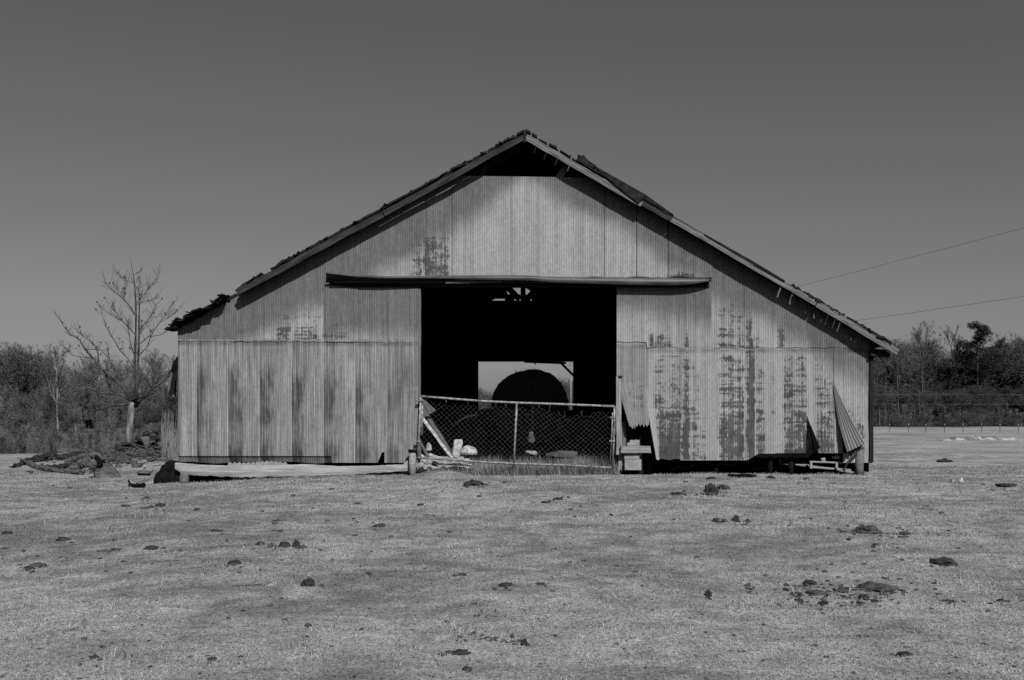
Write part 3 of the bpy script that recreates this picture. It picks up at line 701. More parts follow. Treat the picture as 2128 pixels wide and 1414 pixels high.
for a_, b_ in ((872, 833), (868, 918), (1273, 868), (1272, 917)):
    m_ = MB(); c = G(a_, b_, -.01); m_.box(c, (.11, .06, .035)); m_.build('hinge_bracket', M['pipe'], gate, False, .006)
ch = MB()
for k in range(11):
    u = k/10; c = G(1274+6*math.sin(u*2.2), 868+33*u, -.05); an = (k % 2)*math.pi/2
    ring = [c+Vector((math.cos(q)*.012*math.cos(an), math.cos(q)*.012*math.sin(an), math.sin(q)*.022)) for q in np.linspace(0, 2*math.pi, 9)]
    ch.tube(ring, .004, 4, False)
ch.build('chain', M['wire'], gate)
# the wire mesh
NU, NV = 36, 11
topY = lambda u: np.interp(u, [0, .1, .3, .5, .6, .66, .75, .85, .93, 1], [834, 835, 843, 846, 847, 852, 866, 862, 855, 860])
botY = lambda u: 951+u*21
def node(i, j):
    u = (i+(.5 if j % 2 else 0))/NU; v_ = j/(NV*2)
    px = 873+u*(1276-873)-v_*4+1.6*mnoise.noise((u*9, v_*5, 1)); py = float(topY(u))*(1-v_)+float(botY(u))*v_+1.5*mnoise.noise((u*11, v_*6, 7))
    if u > .55 and v_ < .12: px += 5*mnoise.noise((u*40, 3, 1)); py += 7*mnoise.noise((u*33, 9, 2))
    return G(px, py, -.02+.05*mnoise.noise((u*5, v_*3, 4)))
wm = MB()
for j in range(NV*2):
    for i in range(NU):
        if i == NU-1 and j % 2: continue
        p = node(i, j)
        for q in ((i, i+1) if j % 2 else (i-1, i)):
            if 0 <= q < NU:
                if j == 0 and RNG.random() < .15: continue
                wm.tube([p, node(q, j+1)], .0010, 4, False)
for _ in range(16):                                     # loose ties between rail and mesh
    u = RNG.random(); pt_ = node(int(u*(NU-1)), 0); e = pt_+Vector((RNG.uniform(-.03, .03), -.01, RNG.uniform(.04, .12)))
    wm.tube([pt_, pt_.lerp(e, .5)+Vector((RNG.uniform(-.02, .02), 0, 0)), e], .0022, 3, False)
wm.build('wire_mesh', M['wire'], gate)

# short post in front of the left jamb
def gate_post():
    c = at(857, 984, -.22); z0 = g1(c.x, c.y); p = thing('stub_post', 'short round wooden post standing left of the gate', 'post', (c.x, c.y, z0))
    m_ = MB(); zt_ = at(857, 940, -.22).z; m_.tube([(c.x, c.y, z0-.1), (c.x, c.y, zt_)], [.068, .066], 14); m_.build('post', M['wood_pale'], p, True)
    m_ = MB(); m_.tube([(c.x, c.y, zt_+.002), (c.x, c.y, zt_+.05)], [.085, .082], 12); m_.build('cap', M['black'], p, True)
gate_post()

# ------------------------------------------------------------------ clutter behind the gate
def T_(o, l, c, g=None): return tag(o, l, c, g)
T_(plank('plank', at(878, 868, .18), at(940, 953, .05), .065, .025, M['white'], None, 31, .01, 16, (1, 0, 0), .01, .8), 'white narrow plank leaning inside the left end of the gate', 'plank')
T_(plank('plank', at(878, 849, .34), at(942, 950, .22), .075, .03, M['wood_grey'], None, 32, .004, 12), 'grey board leaning behind the white plank at the gate', 'plank')
T_(plank('plank', at(870, 912, .12), at(890, 950, .05), .045, .02, M['wood_grey'], None, 33), 'short grey stick leaning low at the gate hinge', 'plank')
T_(rock('carton', at(950, 931, .12)+Vector((0, 0, 0)), (.085, .08, .20), 41, M['white'], None, 26, .3, .008), 'crumpled white carton standing on end behind the gate', 'carton')
bpy.context.view_layer.update()
bpy.data.objects['carton'].rotation_euler = (.0, .22, .3)
T_(blob('plastic_jug', at(973, 944, .3), (.17, .12, .14), 5, M['white'], None, 3, .18, 1.2), 'white plastic jug lying on its side beside the carton', 'jug')
c = ghit(925, 968)
fs = thing('sheeting', 'heap of folded white plastic sheeting under the gate', 'plastic sheeting', (c.x, .1, c.z))
for k, (a0, b0, a1, b1, hh, dy) in enumerate(((868, 948, 962, 952, .06, .05), (872, 957, 975, 961, .10, .0), (900, 963, 978, 968, .07, -.04), (866, 964, 888, 966, .11, -.06), (880, 966, 930, 970, .05, -.03))):
    o = plank('fold', at(a0, b0, dy+.08), at(a1, b1, dy+.06), hh, .12, M['white'], fs, 50+k, .035, 26, (0, -.3, 1), .02, .6)
T_(blob('rag', at(891, 935, .2), (.05, .04, .12), 8, M['white'], None, 3, .2), 'small white rag by the gate hinge', 'rag')
o = patch3('sheet_scrap', at(872, 826, .5), at(885, 833, .55), at(882, 868, .5), at(907, 852, .6), .13, ncor=1, amp=.03); o.parent = None
T_(o, 'grey scrap of sheet metal hanging inside the left jamb', 'scrap')
T_(rock('slab', at(1163, 944, .5), (.34, .25, .085), 61, M['stone'], None, 22, .1), 'flat grey slab lying in the grass inside the gate', 'slab')
T_(rock('stone', at(1103, 943, .5), (.13, .12, .06), 62, M['concrete'], None, 18, .4), 'pale stone lying just right of the gate middle upright', 'stone')
T_(blob('sack', at(1104, 918, 2.6), (.07, .06, .15), 12, M['log'], None, 3, .6, 2.2), 'small dusty sack in the dark behind the gate', 'sack')
# round bale and the hay heap it stands on
def hay():
    Yb = 4.0; s = pxm(Yb); R = 79/s; c = at(1101, 847, Yb)
    b_ = thing('hay_bale', 'large dark round hay bale standing inside the barn', 'hay bale', (c.x, c.y+.65, c.z-R))
    ol = [(1181, 842), (1174, 812), (1168, 800), (1158, 788), (1147, 778), (1130, 772), (1112, 767.5), (1100, 768), (1090, 771), (1075, 773.5), (1062, 779), (1045, 790), (1033, 803), (1026, 815), (1022, 834)]
    BA = [0.0]+[math.atan2(847-q, p-1101) % (2*math.pi) for p, q in ol[1:]]+[3.3, 4.0, 5.5, 2*math.pi]
    BR = [80.5]+[math.hypot(847-q, p-1101) for p, q in ol[1:]]+[78, 79, 79, 80.5]
    nu, nl = 110, 14; V = []
    for j in range(nl):
        yy = c.y+1.3*j/(nl-1)
        for i in range(nu):
            an = 2*math.pi*i/nu; rr = float(np.interp(an, BA, BR))/s*(1+.012*mnoise.noise((math.cos(an)*2, math.sin(an)*2, j*.4))+.022*mnoise.noise((math.cos(an)*9, math.sin(an)*9, j)))
            V.append((c.x+rr*math.cos(an), yy, c.z+rr*math.sin(an)))
    Fc = []
    for j in range(nl-1):
        for i in range(nu): q = (i+1) % nu; Fc.append([j*nu+i, j*nu+q, (j+1)*nu+q, (j+1)*nu+i])
    Fc.append(list(range(nu))); Fc.append([(nl-1)*nu+i for i in reversed(range(nu))])
    me = bpy.data.meshes.new('bale'); me.from_pydata(V, [], Fc); link('bale', me, M['hay'], b_)
    m_ = MB(); 
    for _ in range(260):
        an = RNG.uniform(0, 2*math.pi); p = Vector((c.x+R*.99*math.cos(an), c.y+RNG.uniform(0, .4), c.z+R*.99*math.sin(an)))
        an2 = an+RNG.uniform(-1.2, 1.2); m_.tube([p, p+Vector((math.cos(an2), RNG.uniform(-.3, .3), math.sin(an2)))*RNG.uniform(.03, .09)], [.004, .001], 3, False)
    m_.build('straw', M['hay'], b_)['kind'] = 'stuff'
hay()
nx, ny = 70, 40; hx = np.linspace(-2.6, 3.2, nx); hy_ = np.linspace(3.3, 9.0, ny); HX, HYY = np.meshgrid(hx, hy_)
HZ = g1(0, 5)+1.36*sm(3.3, 5.4, HYY)*(1-sm(7.2, 9.0, HYY))*sm(-2.6, -.9, HX)*(1-sm(2.3, 3.2, HX))*(.92+.16*fbm(HX*1.6, HYY*1.6, 2, 3))+.05*fbm(HX*8, HYY*8, 6, 2)-.05
HZ = np.where((HX > -.6) & (HX < 1.9) & (HYY < 5.4), np.minimum(HZ, .42), HZ)
T_(npmesh('hay_heap', np.stack([HX, HYY, HZ], -1), gridfaces(ny, nx), M['hay'], smooth=True), 'low dark heap of loose hay under the round bale', 'hay heap')
# block, plank and step stack right of the gate
def cb(name, x0, x1, y0, y1, Y0, dep, label, cat, mat='concrete', grp=None, seed=1):
    m_ = MB(); a_, b_ = at(x0, y1, Y0), at(x1, y0, Y0); m_.box(((a_.x+b_.x)/2, Y0+dep/2, (a_.z+b_.z)/2), (b_.x-a_.x, dep, b_.z-a_.z))
    return tag(m_.build(name, M[mat], None, False, .008), label, cat, grp)
cb('concrete_block', 1298, 1333, 955.4, 978, -.14, .22, 'large concrete block on the ground right of the gate, bottom of its stack', 'block')
cb('concrete_block', 1297, 1329, 941.3, 955, -.12, .18, 'smaller concrete block between the plank and the bottom block', 'block')
T_(plank('plank', at(1290, 934, -.16), at(1352, 934, -.16), .135, .05, M['wood_pale'], None, 71, .004, 10), 'thick pale plank lying across the concrete block stack', 'plank')
poly = [(1303, 926.2), (1329, 926.2), (1329, 914.5), (1326, 915.5), (1322, 914), (1318, 916), (1314, 914.5), (1310, 916), (1308, 920), (1303, 922)]
m_ = MB(); P = [at(a_, b_, -.13) for a_, b_ in poly]; m_.prism([(p.x, p.z) for p in P], -.13, .02)
T_(m_.build('broken_block', M['concrete']), 'broken piece of block with a notched top resting on the plank', 'block')
# debris under the right wall
for (px, py, wd, ht, mat, lb, ct, sd) in ((1441, 966, 10, 7, 'white', 'small white stone under the right wall, nearer the door', 'stone', 1), (1518, 967, 14, 6, 'white', 'small white stone below the middle of the right wall', 'stone', 2),
        (1648, 972, 14, 8, 'concrete', 'pale half block under the right wall beside the pallet', 'block', 3), (1676, 974, 9, 9, 'wood_pale', 'pale splintered chip standing left of the pallet', 'wood chip', 4)):
    p = ghit(px, py); s = pxm(p.y)
    T_(rock('white_stone' if ct == 'stone' else ct.replace(' ', '_'), p+Vector((0, 0, ht/s*.45)), (wd/s/2, .06, ht/s/2), sd+80, M[mat], None, 16, .2, .006), lb, ct)
T_(blob('bag', at(1738, 953, .15), (.085, .06, .05), 15, M['white'], None, 3, .3), 'crumpled white bag in the gap above the pallet', 'bag')
T_(rock('block', at(1752, 931, .08), (.10, .07, .06), 88, M['white'], None, 20, .05, .005), 'white block showing behind the peeled corner sheet', 'block')
c = at(1725, 970, .12); pal = thing('pallet', 'broken pale wooden pallet lying under the right end of the barn', 'pallet', (c.x, .12, g1(c.x, .1)))
for k, (a0, b0, a1, b1, hh) in enumerate(((1684, 959.5, 1766, 963, .03), (1684, 971, 1768, 977, .035), (1685, 958, 1685, 973, .045), (1739, 961, 1738, 974, .05))):
    plank('slat', at(a0, b0, .02+.04*(k < 2)), at(a1, b1, .02+.04*(k < 2)), hh, .03, M['wood_pale'], pal, 90+k, .004, 8, (0, 0, 1) if k < 2 else (1, 0, 0))
m_ = MB(); m_.tube([at(1710, 952, .1), at(1711, 961, .1)], .045, 12); T_(m_.build('tin_can', M['concrete'], None, True), 'small pale can standing on the pallet', 'can')
cs_ = [at(1781, 937, -.06), at(1776, 948, -.08), at(1766, 960, -.12), at(1757, 972, -.16), at(1754, 983, -.2)]
Vv = []
for k, p in enumerate(cs_):
    wv = (.07, .075, .05, .035, .02)[k]; Vv += [tuple(p+Vector((-wv, 0, -.02))), tuple(p+Vector((wv, .05, .02)))]
o = npmesh('metal_strip', np.array(Vv), gridfaces(5, 2), M['tin_dark']); o.modifiers.new('t', 'SOLIDIFY').thickness = .006
T_(o, 'dark bent strip of tin hanging from the right corner sheets', 'tin strip')
for k, (a0, b0, a1, b1, l) in enumerate(((1395, 978, 1470, 968, 'thin stick lying below the right wall near the door'), (1442, 969, 1530, 968, 'long thin lath along the foot of the right wall'), (1516, 991, 1568, 992.5, 'dark broken board lying in the grass before the right wall'), (1560, 977, 1640, 975, 'thin grey lath under the middle of the right wall'))):
    p0, p1 = ghit(a0, b0), ghit(a1, b1); up_ = Vector((0, 0, .025)); T_(plank('lath' if k != 2 else 'board', p0+up_, p1+up_, .03 if k != 2 else .05, .05 if k != 2 else .10, M['wood_dark' if k == 2 else 'wood_pale'], None, 100+k), l, 'lath' if k != 2 else 'board')

# ------------------------------------------------------------------ left of the barn: black heap, stump, logs, firewood
p = ghit(350, 1007); s = pxm(p.y)
T_(blob('black_heap', Vector((p.x-.06, .26, p.z)), (.48, .32, .38), 21, M['black'], None, 4, .24, 1.3, -.1), 'shapeless black heap slumped against the left barn corner', 'heap')
p = ghit(290, 1011)
bs = thing('bent_pipe', 'bent black scrap with a pale stick lying left of the black heap', 'scrap', tuple(p))
m_ = MB(); m_.tube([ghit(267, 1009)+Vector((0, 0, .09)), ghit(270, 1012)+Vector((0, 0, .05)), ghit(280, 1014)+Vector((0, 0, .03)), ghit(299, 1014)+Vector((0, 0, .04))], [.015, .02, .045, .05], 8); m_.build('pipe', M['black'], bs)
plank('stick', ghit(281, 1010)+Vector((0, 0, .05)), ghit(309, 1000)+Vector((0, 0, .04)), .03, .025, M['wood_pale'], bs, 3)
def log(pts, r0, r1, label, mat='log', seed=0, k=10):
    """a fallen log through photo points resting on the ground"""
    Ps = []; n = 26
    xs_ = np.array([p[0] for p in pts], float); ys_ = np.array([p[1] for p in pts], float); tt = np.linspace(0, 1, len(pts))
    for u in np.linspace(0, 1, n):
        g = ghit(float(np.interp(u, tt, xs_)), float(np.interp(u, tt, ys_))); Ps.append(g)
    m_ = MB(); rs = [(r0+(r1-r0)*i/(n-1))*(1+.25*mnoise.noise((i*.5, seed*5.1, 0))) for i in range(n)]
    m_.tube([q+Vector((0, 0, rs[i]*.55+.03*mnoise.noise((i*.35, seed*2.3, 4)))) for i, q in enumerate(Ps)], rs, k)
    for v_ in m_.v:
        nn = mnoise.noise_vector(Vector((v_.x*1.6, v_.y*7, v_.z*7))+Vector((seed, 0, 0)))*.5+mnoise.noise_vector(Vector((v_.x*6, v_.y*17, v_.z*17)))*.32; v_ += nn*max(r0, r1)*.8
    for q in (Ps[0], Ps[-1]):
        for _ in range(7):
            e = q+Vector((RNG.uniform(-.16, .16), RNG.uniform(-.12, .12), RNG.uniform(0, .16))); m_.tube([q+Vector((0, 0, r0*.5)), e], [.022, .005], 4)
    return T_(m_.build('log', M[mat]), label, 'log', 'fallen logs left of the barn')
log([(60, 966), (75, 974), (100, 980), (140, 984), (172, 987)], .075, .06, 'long curved pale log nearest the camera left of the stump', 'log', 1)
log([(85, 974), (125, 974), (155, 972)], .05, .09, 'straight dark log just behind the curved log', 'log_dark', 2)
log([(152, 980), (170, 972), (190, 964)], .10, .12, 'thick short log leaning on the left of the stump', 'log', 3)
log([(140, 966), (160, 957), (178, 952)], .10, .09, 'pale log half behind the thick short log', 'log', 4)
log([(28, 973), (60, 962), (110, 955)], .04, .16, 'long dark rotten log furthest left', 'log_dark', 5)
log([(122, 957), (160, 950), (205, 945)], .12, .10, 'grey log lying on the crest behind the stump', 'log_dark', 6)
log([(228, 956), (255, 962), (268, 965)], .05, .03, 'thin dark branch stub right of the stump', 'log_dark', 7)
log([(196, 947), (222, 941), (242, 935)], .07, .06, 'slim log running from the stump to the firewood', 'log', 8)
def stump():
    p = ghit(226, 991); s = pxm(p.y)
    st = thing('tree_stump', 'broken leaning tree stump with a dark hollow, left of the barn', 'stump', tuple(p))
    pts = [at(228, 995, p.y), at(220, 978, p.y), at(210, 962, p.y), at(198, 946, p.y), at(185, 933, p.y)]
    m_ = MB(); k = 14; n = len(pts); rad = [.30, .23, .17, .13, .04]
    for i in range(n):
        for j in range(k):
            an = 2*math.pi*j/k; rr = rad[i]*(1+.3*mnoise.noise((math.cos(an)*1.6, math.sin(an)*1.6, i*.5)))
            m_.v.append(pts[i]+Vector((math.cos(an)*rr, math.sin(an)*rr*.8, .04*mnoise.noise((an*2, i, 3)))))
    for i in range(n-1):
        for j in range(k): q = (j+1) % k; m_.f.append([i*k+j, i*k+q, (i+1)*k+q, (i+1)*k+j])
    m_.f.append(list(range(k))); m_.f.append([(n-1)*k+j for j in reversed(range(k))])
    m_.build('trunk', M['log'], st)
    for q, (a0, b0, a1, b1, r0) in enumerate(((198, 962, 188, 985, .09), (206, 962, 182, 968, .10), (196, 952, 184, 944, .05))):
        mm = MB(); mm.tube([at(a0, b0, p.y-.12), at((a0+a1)/2-2, (b0+b1)/2-2, p.y-.2), at(a1, b1, p.y-.22)], [r0, r0*.9, r0*.35], 9); mm.build('root', M['log'], st)
    blob('hollow', at(208, 966, p.y-.20), (.07, .04, .19), 4, M['black'], st, 2).rotation_euler = (0, -.45, 0)  # black lumps paint the shade inside the stump's hollow
    blob('hollow', at(216, 958, p.y-.14), (.04, .03, .03), 5, M['black'], st, 2)
stump()
FW = [(262, 922, 11, 9, 'log_dark', 'dark firewood chunk at the left end of the pile'), (274, 935, 9, 10, 'log', 'squared grey firewood block low in the pile'), (289, 911, 8, 8, 'log_dark', 'dark firewood chunk high on the left of the pile'), (303, 917, 9, 13, 'log', 'upright split log in the middle of the pile'),
      (315, 907, 12, 9, 'log_dark', 'rounded dark log on top of the pile'), (329, 911, 9, 10, 'log_dark', 'dark log near the right top of the pile'), (334, 924, 5, 8, 'stone', 'pale rounded chunk at the right end of the pile'), (291, 938, 8, 6, 'log', 'small grey chunk before the upright split log'),
      (258, 944, 14, 6, 'stone', 'flat pale wedge at the pile foot on the left'), (306, 944, 10, 8, 'log', 'broad grey chunk at the pile foot'), (325, 941, 12, 7, 'log', 'wide flat chunk at the right pile foot'), (343, 930, 8, 10, 'log_dark', 'dark chunk against the canes beside the pile'),
      (277, 926, 7, 4, 'log_dark', 'thin dark chunk wedged above the squared block'), (318, 928, 10, 9, 'black', 'black log in the hollow of the pile'), (285, 923, 9, 8, 'black', 'black chunk behind the squared block'), (304, 902, 9, 6, 'log_dark', 'dark angular chunk crowning the pile'), (322, 899, 8, 5, 'log_dark', 'dark knob right of the crowning chunk'), (246, 931, 9, 8, 'log_dark', 'low dark chunk between stump and pile')]
for k, (px, py, hw, hh, mat, lb) in enumerate(FW):
    Yk = 12.6+(.25 if mat == 'black' else 0)+.12*(k % 3); s = pxm(Yk)  # black pieces sit a little deeper in the pile
    o = rock('firewood', at(px, py, Yk), (hw/s*1.08, hw/s*.9, hh/s*1.08), 200+k, M[mat], None, 13, RNG.uniform(-.6, .6), .015)
    o.rotation_euler = (RNG.uniform(-.3, .3), RNG.uniform(-.5, .5), RNG.uniform(-.6, .6)); T_(o, lb, 'firewood', 'firewood pile left of the barn')
zb_ = at(300, 950, 13.2).z
T_(blob('earth_mound', at(300, 952, 13.6), (.8, .4, .40), 31, M['log_dark'], None, 4, .15), 'dark earth and bark heap buried behind the firewood', 'mound')
ST = [(276, 958, 10, 6, 'pale stone lying just below the firewood pile'), (246, 967, 8, 7, 'stone beside the right root of the stump'), (285, 966, 12, 7, 'broad stone between firewood and black heap'), (296, 982, 18, 8, 'long flat stone slab sloping towards the black heap'),
      (329, 952, 12, 7, 'low stone under the dry canes by the barn wall'), (62, 980, 6, 5, 'small stone left of the curved log'), (352, 962, 10, 5, 'flat stone close to the left barn corner'), (315, 955, 9, 6, 'angular stone in front of the pile foot')]
for k, (px, py, hw, hh, lb) in enumerate(ST):
    p = ghit(px, py+hh*.8); s = pxm(p.y); o = rock('stone', p+Vector((0, 0, hh/s*.5)), (hw/s, hw/s*.7, hh/s*.8), 300+k, M['stone'], None, 15, RNG.uniform(-.3, .3), .012); T_(o, lb, 'stone', 'stones left of the barn')

m_ = MB()
for _ in range(420):
    px, py = RNG.gauss(240, 62), RNG.gauss(955, 9)
    if not 60 < px < 362: continue
    g = ghit(px, max(950, py)); an = RNG.uniform(0, 6.28); L_ = RNG.uniform(.12, .8)**1.3; tl_ = RNG.uniform(-.1, .5); r0 = RNG.uniform(.006, .028)
    d_ = Vector((math.cos(an)*math.cos(tl_), math.sin(an)*math.cos(tl_), math.sin(tl_))); q = g+Vector((RNG.uniform(-.3, .3), RNG.uniform(-.3, .5), RNG.uniform(.0, .12)+.35*RNG.random()*math.exp(-((px-290)/45)**2)))
    m_.tube([q, q+d_*L_*.5+Vector((RNG.uniform(-.05, .05), 0, RNG.uniform(-.03, .05))), q+d_*L_], [r0, r0*.8, r0*.3], 5, True)
tag(m_.build('brushwood', M['log']), 'tangle of broken branches and bark around the stump', 'brushwood', None, 'stuff')
# ------------------------------------------------------------------ dung and scraps on the field (px, py, width, height)
DG = [(983, 1010, 40, 13, 'broad dark dung pat in front of the gate left half'), (1008, 1010, 14, 5, 'dung crumb just right of the broad pat before the gate'),
 (1478, 1030, 28, 22, 'tall dark clod, the biggest before the right wall'), (1503, 1017, 26, 10, 'dark clod touching the tall clod from behind'),
 (1487, 1085, 13, 8, 'leftmost of four small clods in a row'), (1503, 1086, 8, 5, 'tiniest, second of four small clods in a row'), (1530, 1084, 15, 12, 'largest, third of four small clods in a row'), (1554, 1085, 9, 6, 'rightmost of four small clods in a row'),
 (1806, 1109, 54, 17, 'wide flat crusted pat right of the row of clods'), (1884, 1111, 22, 8, 'thin pat right of the wide crusted pat'), (1966, 1176, 58, 17, 'peaked dark pile far right in the midfield'), (1966, 961, 30, 8, 'dark pat beyond the right end of the barn'),
 (2098, 1012, 44, 8, 'long low mound at the far right edge'), (589, 1138, 24, 13, 'left lump of the dark triple pile'), (615, 1138, 16, 15, 'tallest lump of the dark triple pile'), (628, 1141, 20, 9, 'pale right lump of the triple pile'), (567, 1137, 12, 6, 'small crumb at the left end of the triple pile'),
 (540, 1134, 20, 8, 'small pat left of the triple pile'), (485, 1174, 27, 12, 'smooth domed dung pat below left of the triple pile'), (638, 1219, 28, 17, 'round black dung ball below the triple pile'), (58, 1184, 22, 8, 'dark front chunk of the split pat at far left'), (76, 1180, 34, 11, 'pale rear half of the split pat at far left'),
 (13, 1111, 22, 9, 'dark pat at the extreme left edge'), (128, 1124, 28, 8, 'double humped pat at left, second from the edge'), (238, 1145, 20, 7, 'grey flat pat left of the curled pat'), (312, 1143, 28, 9, 'curled flat pat in the left midfield'), (303, 1037, 11, 6, 'small square black chunk below the barn corner'),
 (333, 1054, 20, 9, 'domed pat with a trailing edge below the barn corner'), (312, 1056, 13, 6, 'small pat left of the domed pat'), (409, 1060, 10, 4, 'tiny black chip below the long sill timber'), (785, 1096, 26, 7, 'thin dark flake in the centre left midfield'), (1160, 1040, 18, 7, 'oval pat straight below the gate right half'), (1136, 1046, 26, 5, 'thin flat pat left of the oval pat'),
 (873, 1051, 15, 4, 'small flat pat below the stub post'), (447, 1105, 24, 5, 'thin pat in the left midfield below the sill'), (577, 1084, 13, 5, 'small flat pat above the triple pile'), (582, 1105, 12, 4, 'tiny flat pat just above the triple pile'), (958, 1362, 36, 14, 'stone like oval clod in the near foreground'), (932, 1360, 18, 8, 'grey crumb at the left of the oval foreground clod'),
 (1090, 1342, 15, 14, 'upright round clod right of the oval foreground clod'), (970, 1395, 22, 9, 'flat chip below the oval foreground clod'), (1686, 1217, 30, 11, 'dark pat above the scattered patch at right'), (1830, 1230, 90, 16, 'largest crusted patch of scattered dung at right'), (1700, 1236, 46, 9, 'long crusted patch of scattered dung, left part'), (1755, 1232, 40, 8, 'middle crusted piece of the scattered dung'), (1797, 1247, 22, 13, 'lump at the lower edge of the scattered dung'),
 (1662, 1251, 18, 8, 'small lump at the lower left of the scattered dung'), (1712, 1257, 22, 9, 'tufted lump below the scattered dung'), (1820, 1252, 16, 7, 'crumb at the lower right of the scattered dung'), (1472, 1240, 13, 13, 'small upright tuft like clod left of the scattered dung'), (1885, 1364, 34, 9, 'flat pat in the near right foreground'), (440, 1374, 18, 10, 'small dark clod in the near left foreground'), (193, 1370, 26, 8, 'flat dark pat at near left'),
 (1053, 1219, 34, 8, 'flat broken pat in the centre foreground'), (1122, 1216, 22, 5, 'thin pat right of the flat broken pat'), (960, 1197, 18, 7, 'small pat left of the flat broken pat'), (1816, 1139, 9, 6, 'single crumb below the wide crusted pat'), (1604, 995, 16, 8, 'rounded clod before the right wall, beside the broken board'), (1480, 996, 20, 6, 'smooth dark stone like pat left of the broken board'),
 (1676, 997, 14, 6, 'pale clod before the pallet'), (1412, 1028, 34, 5, 'thin flat pat left of the tall clod'), (2085, 1252, 22, 8, 'dark pat near the right edge'), (1975, 1252, 34, 5, 'thin patch left of the right edge pat'), (1555, 1219, 14, 6, 'small pale clod left of the scattered patch'), (768, 1196, 14, 5, 'tiny pat in the left centre foreground')]
for k, (px, py, wd, ht, lb) in enumerate(DG):
    p = ghit(px, py); s = pxm(p.y); hw = wd/s/2; h = ht/s
    o = blob('dung_pat', p+Vector((0, hw*.5, -.004)), (hw, max(hw*.75, .03), h*(.72 if ht < .6*wd else .88)), 400+k, M['dung_pale' if ('pale' in lb or 'crust' in lb or 'grey' in lb) else 'dung'], None, 3, .42, 1.9 if wd < 30 else 2.6)
    T_(o, lb, 'dung pat', 'dung pats scattered on the pasture')
m_ = MB(); cpts = [(RNG.uniform(0, 2128), 1000+414*RNG.random()**.8) for _ in range(280)]+[(RNG.gauss(1750, 75), RNG.gauss(1234, 15)) for _ in range(150)]+[(RNG.gauss(1030, 35), RNG.gauss(1330, 7)) for _ in range(40)]+[(RNG.gauss(1840, 60), RNG.gauss(1105, 9)) for _ in range(40)]
cpts += [(d_[0]+RNG.gauss(0, d_[2]*.55), d_[1]+RNG.gauss(1, 4)) for d_ in DG for _ in range(4)]
for px, py in cpts:
    if py < 1002: continue
    p = ghit(px, py); s = pxm(p.y); h_ = RNG.uniform(1.2, 4.5)/s*(1.5 if RNG.random() < .12 else 1); rot = Matrix.Rotation(RNG.uniform(0, 6), 3, 'Z') @ Matrix.Rotation(RNG.uniform(-.6, .6), 3, 'X')
    b0 = len(m_.v); m_.box(p+Vector((0, 0, h_*.2)), (h_*RNG.uniform(1.2, 3), h_*RNG.uniform(1, 2), h_*.8), rot)
    for q in range(b0, len(m_.v)): m_.v[q] += Vector((RNG.uniform(-.4, .4), RNG.uniform(-.4, .4), RNG.uniform(-.3, .3)))*h_*.6
tag(m_.build('dung_crumbs', M['dung_pale']), 'small dark crumbs of dung and soil strewn over the pasture', 'crumbs', None, 'stuff')
for px, py, wd, ht, lb in ((1979, 1003, 7, 9, 'small white paper scrap on the right field, left of the pair'), (1997, 1003, 11, 13, 'folded white paper scrap on the right field, right of the pair')):
    p = ghit(px, py); s = pxm(p.y); T_(rock('paper_scrap', p+Vector((0, 0, ht/s/2)), (wd/s/2, .03, ht/s/2), px, M['white'], None, 9, .4, 0), lb, 'paper scrap')
p = ghit(563, 1217); s = pxm(p.y); T_(rock('pale_stone', p, (.05, .035, .02), 9, M['concrete'], None, 14, .2), 'pale flat stone left of the round black dung ball', 'stone')

# ------------------------------------------------------------------ trees
def tubes_np(segs, k):
    P0 = np.array([s[0] for s in segs], float); P1 = np.array([s[1] for s in segs], float)
    R0 = np.array([s[2] for s in segs], float); R1 = np.array([s[3] for s in segs], float)
    tt = P1-P0; ln = np.linalg.norm(tt, axis=1, keepdims=True); tt = tt/np.maximum(ln, 1e-6)
    up = np.where(np.abs(tt[:, 2:3]) > .9, np.array([[1., 0, 0]]), np.array([[0, 0, 1.]])); a_ = np.cross(tt, up); a_ /= np.linalg.norm(a_, axis=1, keepdims=True); c_ = np.cross(tt, a_)
    an = 2*math.pi*np.arange(k)/k; ring = a_[:, None]*np.cos(an)[None, :, None]+c_[:, None]*np.sin(an)[None, :, None]
    V = np.concatenate([P0[:, None]+ring*R0[:, None, None], P1[:, None]+ring*R1[:, None, None]], 1)
    n = len(segs); b_ = (np.arange(n)*2*k)[:, None]; j = np.arange(k)[None]; q = (np.arange(k)+1)[None] % k
    Fc = np.stack([b_+j, b_+q, b_+k+q, b_+k+j], -1).reshape(-1, 4)
    return V.reshape(-1, 3), Fc
def slivers(P, Dv, L, W, rng):
    n = len(P); Dv = Dv/np.maximum(np.linalg.norm(Dv, axis=1, keepdims=True), 1e-6)
    rnd = rng.normal(size=(n, 3)); sd = np.cross(Dv, rnd); sd /= np.maximum(np.linalg.norm(sd, axis=1, keepdims=True), 1e-6)
    V = np.stack([P-sd*W[:, None]/2, P+sd*W[:, None]/2, P+Dv*L[:, None]], 1).reshape(-1, 3)
    return V, np.arange(n*3).reshape(n, 3)
